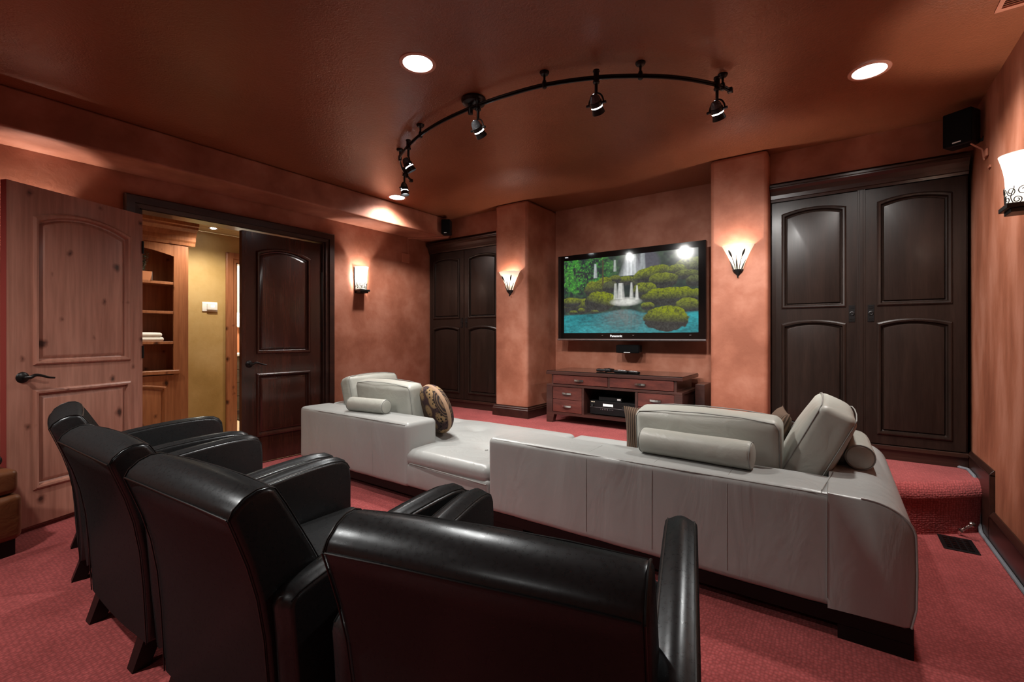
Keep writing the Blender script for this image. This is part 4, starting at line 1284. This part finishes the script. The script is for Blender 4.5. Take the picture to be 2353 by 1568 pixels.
# cushions: boxed leather with piping; built flat (x width, z height, y thickness) then leaned
def cushion(label, w, h, t, loc, rx, rz, group, ry=0.0, sag=0.0):
    M = Matrix.Rotation(rz, 4, 'Z') @ Matrix.Rotation(ry, 4, 'Y') @ Matrix.Rotation(rx, 4, 'X')
    o = thing('back_cushion', label, 'cushion', loc, 0, group)
    def fn(p, u):
        x, y, z = p
        z += sag * (u[0] ** 2 - .5) * (1 if u[2] > 0 else 0)
        y += 0.005 * math.sin(11 * x + 6 * z) * (1 - u[0] ** 2)
        return (x, y, z)
    bm = rbox(-w / 2, w / 2, -t / 2, t / 2, 0, h, 0.042, 4, (18, 4, 12), (0.0, 0.035, 0.018), fn=fn)
    c = obj('cover', xform(bm, M), CREAMS, o)
    for s in (-1, 1):
        yy = s * (t / 2 - 0.012)
        e = 0.008
        pts = [(-w / 2 + e, yy, 0.03), (-w / 2 + e, yy, h * .5), (-w / 2 + e, yy, h - 0.04), (-w / 2 + 0.03, yy, h - e), (-w / 4, yy, h + 0.008), (0, yy, h + 0.013), (w / 4, yy, h + 0.008), (w / 2 - 0.03, yy, h - e), (w / 2 - e, yy, h - 0.04), (w / 2 - e, yy, h * .5), (w / 2 - e, yy, 0.03)]
        b2 = tube(pts, 0.0028, 6)
        obj('piping', xform(b2, M), SEAM, o)
    return o
G = 'cream leather back cushions'
cushion('long cream cushion leaning on the right section behind its bolster', 0.72, 0.395, 0.16, (-0.575, 2.625, 0.405), 0.14, 0.0, G)
cushion('cream cushion leaning at a slant against the rounded right arm', 0.60, 0.475, 0.17, (-0.205, 2.845, 0.425), -0.45, math.radians(-88), G)
cushion('cream cushion on the left section behind the bolster, nearer of two', 0.74, 0.405, 0.16, (-3.14, 2.62, 0.405), 0.14, math.radians(-2), G)
cushion('cream cushion leaning on the left arm, behind the nearer cushion', 0.58, 0.42, 0.15, (-3.635, 2.84, 0.41), 0.30, math.radians(-90), G)
def bolster(label, L, r, loc, rz):
    o = thing('bolster_pillow', label, 'bolster', loc, rz, 'cream leather bolsters')
    bm = rbox(-L / 2, L / 2, -r, r, 0, 2 * r, 0.02, 3, (2, 2, 2))
    bm.free()
    prof2 = [(0.0, -L / 2 - 0.004), (r * .6, -L / 2 - 0.003), (r * .86, -L / 2 + 0.002), (r * .97, -L / 2 + 0.012)] + [(r * (1 + 0.012 * math.sin(k)), -L / 2 + 0.02 + (L - .04) * k / 10) for k in range(11)] + [(r * .97, L / 2 - 0.012), (r * .86, L / 2 - 0.002), (r * .6, L / 2 + 0.003), (0.0, L / 2 + 0.004)]
    bm = lathe(prof2, 28)
    xform(bm, Matrix.Translation((0, 0, r)) @ Matrix.Rotation(PI / 2, 4, 'Y'))
    obj('cover', bm, CREAMS, o)
    for s in (-1, 1):
        ring = [(s * (L / 2 - 0.006), r * .95 * math.cos(q * PI / 14), r + r * .95 * math.sin(q * PI / 14)) for q in range(28)]
        obj('piping', tube(ring, 0.0022, 6, closed=True), SEAM, o)
    return o
bolster('long cream bolster lying on the right sofa back before its cushion', 0.54, 0.066, (-0.585, 2.385, 0.578), math.radians(-3.5))
bolster('short cream bolster lying on the left sofa back', 0.40, 0.058, (-3.115, 2.345, 0.578), math.radians(8))
bolster('cream bolster lying on the right arm behind the slanted cushion', 0.42, 0.060, (0.085, 2.875, 0.574), math.radians(91))

def pillow_cord(label, w, h, t, loc, rx, rz, ry=0, mat=None, group='brown corduroy throw pillows'):
    M = Matrix.Rotation(rz, 4, 'Z') @ Matrix.Rotation(ry, 4, 'Y') @ Matrix.Rotation(rx, 4, 'X')
    bm = new(); n = 20
    g = {}
    for s in (-1, 1):
        for i in range(n + 1):
            for j in range(n + 1):
                a = -1 + 2 * i / n; b2 = -1 + 2 * j / n
                th = t / 2 * ((1 - abs(a) ** 3.5) * (1 - abs(b2) ** 3.5)) ** 0.55
                pin = 1 - 0.06 * (1 - abs(a) ** 2) * 1.0 * abs(b2) ** 4
                pin2 = 1 - 0.06 * (1 - abs(b2) ** 2) * abs(a) ** 4
                key = (s if th > 1e-6 else 0, i, j)
                if key not in g:
                    g[key] = bm.verts.new((a * w / 2 * pin2, s * th, h / 2 + b2 * h / 2 * pin))
        for i in range(n):
            for j in range(n):
                q = []
                for (ii, jj) in ((i, j), (i + 1, j), (i + 1, j + 1), (i, j + 1)):
                    q.append(g.get((s, ii, jj)) or g.get((0, ii, jj)))
                try:
                    bm.faces.new(q if s < 0 else q[::-1])
                except ValueError:
                    pass
    o = obj('throw_pillow', bm, mat or CORD, loc=loc)
    o.rotation_euler = M.to_euler()
    return tag(o, label, 'pillow', group)
pillow_cord('brown corduroy pillow behind the long cream cushion, nearest the chaise', 0.46, 0.355, 0.13, (-0.885, 2.84, 0.402), 0.12, math.radians(2))
pillow_cord('brown corduroy pillow between the long cushion and the slanted cushion', 0.36, 0.41, 0.11, (-0.385, 2.99, 0.402), -0.38, math.radians(-80))

pillow_cord('dark red throw pillow mostly hidden behind the left section cushion', 0.36, 0.36, 0.11, (-3.21, 2.80, 0.402), 0.12, 0.0, 0, plain('red_fabric', (0.25, 0.02, 0.02), 0.85, noise=0.4, nscale=90), None)

# round patterned pillow
rpw = thing('round_pillow', 'round patterned tapestry pillow standing on the chaise seat', 'pillow', (-2.665, 2.66, 0.395))
prof2 = []
RR, TT = 0.205, 0.075
bm = new()
prof_face = [(RR, 0.014), (RR * .97, 0.034), (RR * .9, 0.052), (RR * .78, 0.064), (RR * .5, TT * .95), (0.0, TT)]
add_lathe(bm, prof_face, 40)
add_lathe(bm, [(r, -z) for r, z in prof_face], 40)
bmesh.ops.remove_doubles(bm, verts=bm.verts, dist=1e-5)
c = obj('cover', bm, TAPES, rpw)
Mx = Matrix.Translation((0, 0, 0.212)) @ Matrix.Rotation(math.radians(-16), 4, 'Z') @ Matrix.Rotation(0.30, 4, 'X') @ Matrix.Rotation(PI / 2, 4, 'X') @ Matrix.Rotation(math.radians(24), 4, 'Z')
c.matrix_local = Mx
e = obj('braid_edge', lathe([(RR, -0.016), (RR + 0.004, -0.010), (RR + 0.006, 0.0), (RR + 0.004, 0.010), (RR, 0.016)], 40), TAPEDGE, rpw)
e.matrix_local = Mx

# ------------------------------------------------------------------ black theatre chairs
def armchair(label, loc, rotz):
    G2 = 'row of black leather theatre chairs'
    t = thing('leather_armchair', label, 'armchair', loc, rotz, G2)
    hw = 0.318
    back = [(0.060, 0.105), (0.056, 0.20), (0.050, 0.32), (0.040, 0.44), (0.022, 0.55), (-0.002, 0.64), (-0.030, 0.72), (-0.046, 0.765),
            (-0.036, 0.786), (-0.010, 0.808), (0.020, 0.820), (0.048, 0.820), (0.066, 0.812),
            (0.095, 0.765), (0.130, 0.70), (0.170, 0.625), (0.205, 0.555), (0.228, 0.48), (0.235, 0.40), (0.235, 0.25), (0.235, 0.105)]
    def loft(poly, xs, mat, name, round_, cy=None):
        bm = new(); rings = []
        n = len(poly)
        # inward normals for edge rounding
        area = sum(poly[k][0] * poly[(k + 1) % n][1] - poly[(k + 1) % n][0] * poly[k][1] for k in range(n))
        sg = 1 if area > 0 else -1
        nor = []
        for k in range(n):
            a = Vector(poly[k - 1]); b2 = Vector(poly[(k + 1) % n])
            d = (b2 - a).normalized()
            nor.append(Vector((-d.y, d.x)) * sg)
        for x, ins in xs:
            rings.append([bm.verts.new((x, poly[k][0] + nor[k].x * ins, poly[k][1] + nor[k].y * ins)) for k in range(n)])
        for A, B in zip(rings, rings[1:]):
            for k in range(n):
                bm.faces.new([A[k], A[(k + 1) % n], B[(k + 1) % n], B[k]])
        bm.faces.new(rings[0]); bm.faces.new(rings[-1][::-1])
        return obj(name, bm, mat, t, angle=50)
    def stations(x0, x1, r, crown, m=8):
        out = []
        for k in range(5):
            a = PI / 2 * k / 4
            out.append((x0 + r * (1 - math.sin(a)) * 0 + r * (1 - math.cos(PI / 2 - a)) if False else x0 + r * (1 - math.cos(a)), r * (1 - math.sin(a))))
        for k in range(1, m):
            q = k / m
            out.append((x0 + r + (x1 - x0 - 2 * r) * q, -crown * math.sin(PI * q)))
        for k in range(5):
            a = PI / 2 * (4 - k) / 4
            out.append((x1 - r * (1 - math.cos(a)), r * (1 - math.sin(a))))
        return out
    b = loft(back, stations(-hw, hw, 0.016, 0.010, 10), BLACK, 'backrest', 0)
    # stitched seams round the top panel
    for (yy, zz) in ((-0.047, 0.767), (0.068, 0.813)):
        obj('seam', tube([(-hw + 0.012, yy, zz - 0.002), (-hw * .5, yy - (0.006 if yy < 0 else -0.006), zz + 0.004), (0, yy - (0.008 if yy < 0 else -0.008), zz + 0.005), (hw * .5, yy - (0.006 if yy < 0 else -0.006), zz + 0.004), (hw - 0.012, yy, zz - 0.002)], 0.0024, 6), BSEAM, b)
    for s in (-1, 1):
        obj('seam', tube([(s * (hw - 0.0065), y_, z_ + 0.001) for y_, z_ in back[7:13]], 0.0022, 6), BSEAM, b)
        obj('seam', tube([(s * (hw - 0.0065), y_ - 0.002, z_) for y_, z_ in back[0:8]], 0.0020, 6), BSEAM, b)
        obj('seam', tube([(s * (hw - 0.0065), y_ + 0.001, z_) for y_, z_ in back[12:17]], 0.0020, 6), BSEAM, b)
    top = [(0.064, 0.546), (0.085, 0.560), (0.12, 0.570), (0.20, 0.588), (0.30, 0.607), (0.40, 0.622), (0.50, 0.633), (0.60, 0.640), (0.68, 0.642), (0.735, 0.636), (0.765, 0.620), (0.780, 0.595)]
    arm = [(0.085, 0.105), (0.075, 0.30), (0.065, 0.45), (0.058, 0.525)] + top + [(0.786, 0.54), (0.786, 0.30), (0.780, 0.105)]
    for s in (-1, 1):
        x0, x1 = (0.300, 0.393) if s > 0 else (-0.393, -0.300)
        a = loft(arm[::-1], stations(x0, x1, 0.014, 0.012, 6), BLACK, 'armrest', 0)
        for xe in (x0 + 0.008, x1 - 0.008):
            obj('seam', tube([(xe, y_, z_ - 0.001) for y_, z_ in top], 0.0022, 6), BSEAM, a)
    obj('seat_cushion', rbox(-0.297, 0.297, 0.18, 0.785, 0.27, 0.435, 0.05, 4, (8, 8, 3), (0, 0.006, 0.022)), BLACK, t)
    obj('front_panel', rbox(-0.298, 0.298, 0.20, 0.770, 0.105, 0.29, 0.02, 3, (2, 2, 2)), BLACK, t)
    for sx in (-1, 1):
        for (y0, dy) in ((0.095, -0.04), (0.735, 0.02)):
            bm = new()
            cx = sx * 0.245
            v = [bm.verts.new((cx + a * 0.030, y0 + b2 * 0.030, 0.112)) for a, b2 in ((-1, -1), (1, -1), (1, 1), (-1, 1))]
            w = [bm.verts.new((cx + a * 0.026 , y0 + dy + b2 * 0.026, 0.0)) for a, b2 in ((-1, -1), (1, -1), (1, 1), (-1, 1))]
            for k in range(4):
                bm.faces.new([v[k], w[k], w[(k + 1) % 4], v[(k + 1) % 4]])
            bm.faces.new(v); bm.faces.new(w[::-1])
            obj('leg', bm, BWOOD, t, smooth=False)
    return t
CH = [((-3.30, 0.575), -10.0, 'black leather armchair farthest left in the row, beside the open knotty door'),
      ((-2.305, 0.495), 1.5, 'black leather armchair second from the left in the row'),
      ((-1.476, 0.511), 3.2, 'black leather armchair second from the right in the row'),
      ((-0.548, 0.643), 14.0, 'black leather armchair nearest the camera at the right end of the row')]
c0 = armchair(CH[0][2], (*CH[0][0], 0), math.radians(CH[0][1]))
for (p, a, lab) in CH[1:]:
    c = copy_tree(c0)
    c.location = (p[0], p[1], 0); c.rotation_euler = (0, 0, math.radians(a)); c['label'] = lab

# brown leather ottoman at the left edge
ot = thing('leather_ottoman', 'brown leather ottoman with loose cushion top at the left edge of view', 'ottoman', (-3.862, 0.092, 0), math.radians(18))
obj('base', rbox(-0.31, 0.31, -0.31, 0.31, 0.085, 0.335, 0.035, 4, (6, 6, 4), (0.012, 0.012, 0)), TAN, ot)
obj('cushion', rbox(-0.298, 0.298, -0.298, 0.298, 0.337, 0.47, 0.03, 4, (8, 8, 3), (0.004, 0.004, 0.018)), TAN, ot)
for sx in (-1, 1):
    for sy in (-1, 1):
        obj('foot', box(sx * 0.25 - 0.035, sx * 0.25 + 0.035, sy * 0.25 - 0.035, sy * 0.25 + 0.035, 0, 0.087), BWOOD, ot, smooth=False)
tag(obj('dark_pillow', rbox(-3.90, -3.72, 0.22, 0.41, 0.488, 0.545, 0.026, 4, (4, 4, 2), (0, 0, 0.02)), BLACK), 'small black pillow lying on the brown ottoman', 'pillow')

# ------------------------------------------------------------------ hall beyond the doorway
struct('floor_hall', box(-8.4, XL - 0.05, 0.2, 5.2, -0.05, 0.0), plain('beige_carpet', (0.45, 0.34, 0.22), 0.9, noise=0.5, nscale=150), 'beige carpet of the hall and the room beyond', 'floor', smooth=False)
HZ = 2.42
OY0, OY1, OZ = 2.575, 3.35, 2.10
bm = new()
add_box(bm, HX - 0.12, HX, 0.2, OY0, 0, HZ); add_box(bm, HX - 0.12, HX, OY1, 5.2, 0, HZ); add_box(bm, HX - 0.12, HX, OY0, OY1, OZ, HZ)
struct('wall_hall', bm, YELLOW, 'ochre plaster wall of the hall seen through the doorway', 'wall', smooth=False)
bm = new(); add_box(bm, HX, XL - 0.14, 0.1, 0.2, 0, HZ); add_box(bm, HX, XL - 0.14, 5.2, 5.3, 0, HZ)
struct('wall_hall_ends', bm, YELLOW, 'ochre end walls of the hall', 'wall', smooth=False)
bm = new()
for k in range(17):
    a = HX + 0.001 + k * 0.094
    add_box(bm, a, min(a + 0.088, XL - 0.141), 0.2, 5.2, HZ, HZ + 0.03)
add_box(bm, -8.4, HX - 0.12, 0.2, 5.2, HZ + 0.2, HZ + 0.25)
add_box(bm, HX, XL - 0.14, 0.2, 5.2, HZ + 0.012, HZ + 0.04)
struct('ceiling_hall', bm, plain('cream_plank', (0.50, 0.42, 0.27), 0.4), 'planked cream ceiling of the hall', 'ceiling', smooth=False)
casing('trim_4', OY0, OY1, OZ, HX, 0.115, 0.03, ALDERX, 'alder casing around the far doorway in the hall')
bm = new(); add_box(bm, HX - 0.12, HX + 0.005, OY0 - 0.001, OY0 + 0.015, 0, OZ); add_box(bm, HX - 0.12, HX + 0.005, OY1 - 0.015, OY1, 0, OZ); add_box(bm, HX - 0.12, HX + 0.005, OY0, OY1, OZ - 0.015, OZ)
struct('trim_5', bm, ALDERX, 'alder jamb of the far doorway', 'trim', smooth=False)

# bookcase: face at BX, right side at Y=2.0
BX, BY0, BY1 = -5.74, 1.05, 1.985
bk = thing('bookcase', 'knotty alder built-in bookcase with crown in the hall', 'bookcase', (BX, (BY0 + BY1) / 2, 0))
def bp(name, bm, mat=ALDERX, **k):
    return obj(name, bm, mat, k.pop('par', bk), smooth=k.pop('smooth', False), world=True, **k)
bp('side_panel', box(HX + 0.001, BX - 0.02, BY0, BY0 + 0.02, 0, 2.18))
bp('side_panel', box(HX + 0.001, BX - 0.02, BY1 - 0.02, BY1, 0, 2.18))
bp('back_panel', box(HX + 0.001, HX + 0.012, BY0, BY1, 0, 2.18))
bp('stile', box(BX - 0.022, BX, BY1 - 0.135, BY1, 0, 2.18), bevel=0.003)
bp('stile', box(BX - 0.022, BX, BY0, BY0 + 0.10, 0, 2.18), bevel=0.003)
aw = [(BY0 + 0.10, 2.18), (BY0 + 0.10, 2.05)] + [(BY0 + 0.10 + (BY1 - BY0 - 0.235) * k / 12, 2.05 + 0.06 * math.sin(PI * k / 12)) for k in range(1, 12)] + [(BY1 - 0.135, 2.05), (BY1 - 0.135, 2.18)]
bp('arched_rail', prism(aw, BX - 0.022, BX, 'x'))
cz = 2.18
cp = [(HX + 0.001, cz), (BX + 0.012, cz), (BX + 0.018, cz + 0.03), (BX + 0.03, cz + 0.05), (BX + 0.035, cz + 0.09), (BX + 0.06, cz + 0.14), (BX + 0.10, cz + 0.17), (BX + 0.105, cz + 0.19), (BX + 0.125, cz + 0.20), (BX + 0.125, HZ - 0.001), (HX + 0.001, HZ - 0.001)]
bp('crown', prism(cp, BY0, BY1 + 0.06, 'y'))
for z in (1.775, 1.465, 1.145):
    bp('shelf', box(HX + 0.012, BX - 0.004, BY0 + 0.02, BY1 - 0.10, z - 0.028, z), bevel=0.003)
bp('ledge', box(HX + 0.012, BX + 0.028, BY0 + 0.0, BY1 - 0.085, 0.80, 0.84), bevel=0.006)
lp = (0.07, 0.70 - 0.07, 0.08, 0.58, 0.03)
LD = BY1 - 0.135 - (BY0 + 0.10)
lp = (0.065, LD - 0.065, 0.07, 0.58, 0.035)
dd = obj('door', leaf_bm(LD, 0.70, 0.02, [lp]), ALDERX, bk, smooth=False)
dd.location = (0.002, BY0 + 0.10 - bk.location.y, 0.09); dd.rotation_euler = (0, 0, PI / 2)
obj('panel', panel_bm(lp, 1.3, 0.05), ALDERX, dd, angle=30)
bp('toe_kick', box(HX + 0.012, BX - 0.01, BY0, BY1, 0, 0.09))

pl = thing('potted_plant', 'small dark leafy plant in a square pot on the top bookcase shelf', 'plant', (-5.80, 1.60, 1.776))
obj('pot', prism([(-0.055, 0), (0.055, 0), (0.065, 0.09), (-0.065, 0.09)], -0.06, 0.06, 'y'), POTM, pl, smooth=False)
obj('pot_side', box(-0.062, 0.062, 0.0605, 0.064, 0.002, 0.09), TINM, pl, smooth=False)['label'] = 'silvery side of the pot'
bm = new()
for k in range(16):
    a = random.uniform(0, 2 * PI); lean = random.uniform(0.01, 0.055); H = random.uniform(0.16, 0.30)
    for q in range(22):
        f = q / 22
        c = Vector((math.cos(a) * lean * (0.3 + f), math.sin(a) * lean * (0.3 + f), 0.085 + H * f))
        b2 = random.uniform(0, 2 * PI)
        d = Vector((math.cos(b2), math.sin(b2), random.uniform(0.3, 1.0))).normalized() * 0.022
        s = d.cross(Vector((0, 0, 1))).normalized() * 0.004
        vs = [bm.verts.new(c), bm.verts.new(c + d * .5 + s), bm.verts.new(c + d), bm.verts.new(c + d * .5 - s)]
        bm.faces.new(vs)
    
obj('foliage', bm, FOL, pl)
for z, l, lab in ((1.146, 0.0, 'white folded towel on the bookcase shelf, lower of the two'), (1.192, -0.015, 'white folded towel on the bookcase shelf, upper of the two')):
    tag(obj('folded_towel', rbox(-5.90, -5.76, 1.50, 1.775 + l, z, z + 0.045, 0.021, 4, (4, 6, 1), (0, 0, 0.002)), TOWEL), lab, 'towel', 'folded towels in the bookcase')

th = thing('thermostat', 'white wall thermostat reading 68 on the ochre hall wall', 'thermostat', (HX, 2.29, 1.545))
obj('back_plate', rbox(0.0005, 0.010, -0.080, 0.080, -0.055, 0.055, 0.004, 2, (1, 1, 1)), WHITE, th, bevel=0.0)
obj('body', rbox(0.008, 0.034, -0.035, 0.074, -0.040, 0.040, 0.010, 3, (2, 2, 2)), WHITE, th)
text('display_digits', '68', 0.042, emit('pale_digits', (0.75, 0.85, 1.0), 1.2), th, (0.0345, 0.020, 0.006), (PI / 2, 0, PI / 2), 0.0003)
hl = thing('ceiling_spotlight', 'small bright round downlight in the planked hall ceiling', 'downlight', (-5.72, 2.22, HZ), 0)
obj('trim_ring', lathe([(0.03, -0.002), (0.045, -0.006), (0.05, 0.0)], 24), SILVER, hl)
bm = lathe([(0.0, -0.012), (0.02, -0.010), (0.030, -0.003)], 20)
obj('lens', bm, SPOTGLOW, hl)
light_spot('hall_beam', (-5.45, 2.15, HZ - 0.03), 42, (1, 0.90, 0.74), 150, 0.8, 0.04)
light_spot('hall_beam', (-5.2, 0.8, HZ - 0.03), 30, (1, 0.88, 0.72), 150, 0.8, 0.04)
light_spot('hall_beam', (-5.2, 3.4, HZ - 0.03), 30, (1, 0.88, 0.72), 150, 0.8, 0.04)

# far room: chest with lamp, curtain
struct('wall_bedroom', box(-8.4, -8.28, 0.2, 5.2, 0, 2.7), ORANGE, 'orange wall of the bright room beyond the hall', 'wall', smooth=False)
ch = thing('drawer_chest', 'dark grey chest with pale top seen through the far doorway', 'chest', (-7.55, 3.20, 0))
obj('body', box(-7.85, -7.30, 2.85, 3.75, 0.10, 0.90), GREYW, ch, smooth=False, world=True, bevel=0.004)
obj('top', box(-7.88, -7.27, 2.82, 3.78, 0.90, 0.935), STONE, ch, smooth=False, world=True, bevel=0.006)
for k in range(4):
    d = obj('drawer', box(-7.30, -7.285, 2.88, 3.72, 0.115 + k * 0.195, 0.30 + k * 0.195), GREYW, ch, smooth=False, world=True, bevel=0.004)
    for yy in (3.02, 3.58):
        h = tube([(-7.285, yy - 0.04, 0.215 + k * .195), (-7.262, yy - 0.03, 0.205 + k * .195), (-7.262, yy + 0.03, 0.205 + k * .195), (-7.285, yy + 0.04, 0.215 + k * .195)], 0.006, 6)
        bmesh.ops.translate(h, vec=-Vector(ch.location), verts=h.verts)
        obj('handle', h, IRON, d)
for xx in (-7.82, -7.37):
    for yy in (2.88, 3.66):
        obj('foot', box(xx, xx + .06, yy, yy + .06, 0, 0.10), GREYW, ch, smooth=False, world=True)
tl = thing('table_lamp', 'lit table lamp with turned dark base on the grey chest', 'lamp', (-7.42, 3.12, 0.935))
obj('base', lathe([(0, 0), (0.075, 0), (0.075, 0.015), (0.04, 0.03), (0.02, 0.06), (0.03, 0.09), (0.018, 0.14), (0.024, 0.25), (0.015, 0.36), (0.02, 0.42), (0.01, 0.45), (0, 0.46)], 20), BWOOD, tl)
obj('lamp_shade', lathe([(0.165, 0.42), (0.115, 0.62)], 28), LSHADE, tl)
light_point('lamp_bulb', (-7.42, 3.12, 1.47), 25, (1, 0.88, 0.68), 0.03)
bm = new()
A, B = [], []
for k in range(61):
    yy = 2.6 + 1.3 * k / 60
    xx = -8.15 + 0.03 * math.sin(k * 1.1) + 0.012 * math.sin(k * 2.7)
    A.append((xx, yy))
for k in range(60):
    a, b2 = A[k], A[k + 1]
    bm.faces.new([bm.verts.new((a[0], a[1], 1.35)), bm.verts.new((b2[0], b2[1], 1.35)), bm.verts.new((b2[0], b2[1], 2.5)), bm.verts.new((a[0], a[1], 2.5))])
bmesh.ops.remove_doubles(bm, verts=bm.verts, dist=1e-5)
tag(obj('curtain', bm, CURT, angle=80), 'bright white pleated curtain in the room beyond the hall', 'curtain')
light_point('far_room_glow', (-7.0, 2.6, 2.2), 90, (1, 0.95, 0.85), 0.15)
tag(obj('dark_bag', rbox(-7.05, -6.75, 3.00, 3.22, 0.0, 0.13, 0.045, 4, (4, 4, 3), (0, 0, 0.02)), BLACKP), 'dark bag lying on the floor before the grey chest', 'bag')

# ------------------------------------------------------------------ world and view
w = bpy.data.worlds.new('world'); scn.world = w
w.use_nodes = True
w.node_tree.nodes['Background'].inputs['Color'].default_value = (0.02, 0.018, 0.016, 1)
w.node_tree.nodes['Background'].inputs['Strength'].default_value = 0.5
scn.view_settings.view_transform = 'Standard'
scn.view_settings.look = 'None'
scn.view_settings.gamma = 1.0
scn.view_settings.exposure = 0.9
scn.cycles.use_denoising = True
scn.cycles.max_bounces = 6
scn.cycles.diffuse_bounces = 4
scn.cycles.glossy_bounces = 3
scn.cycles.transmission_bounces = 3
scn.cycles.sample_clamp_indirect = 6.0
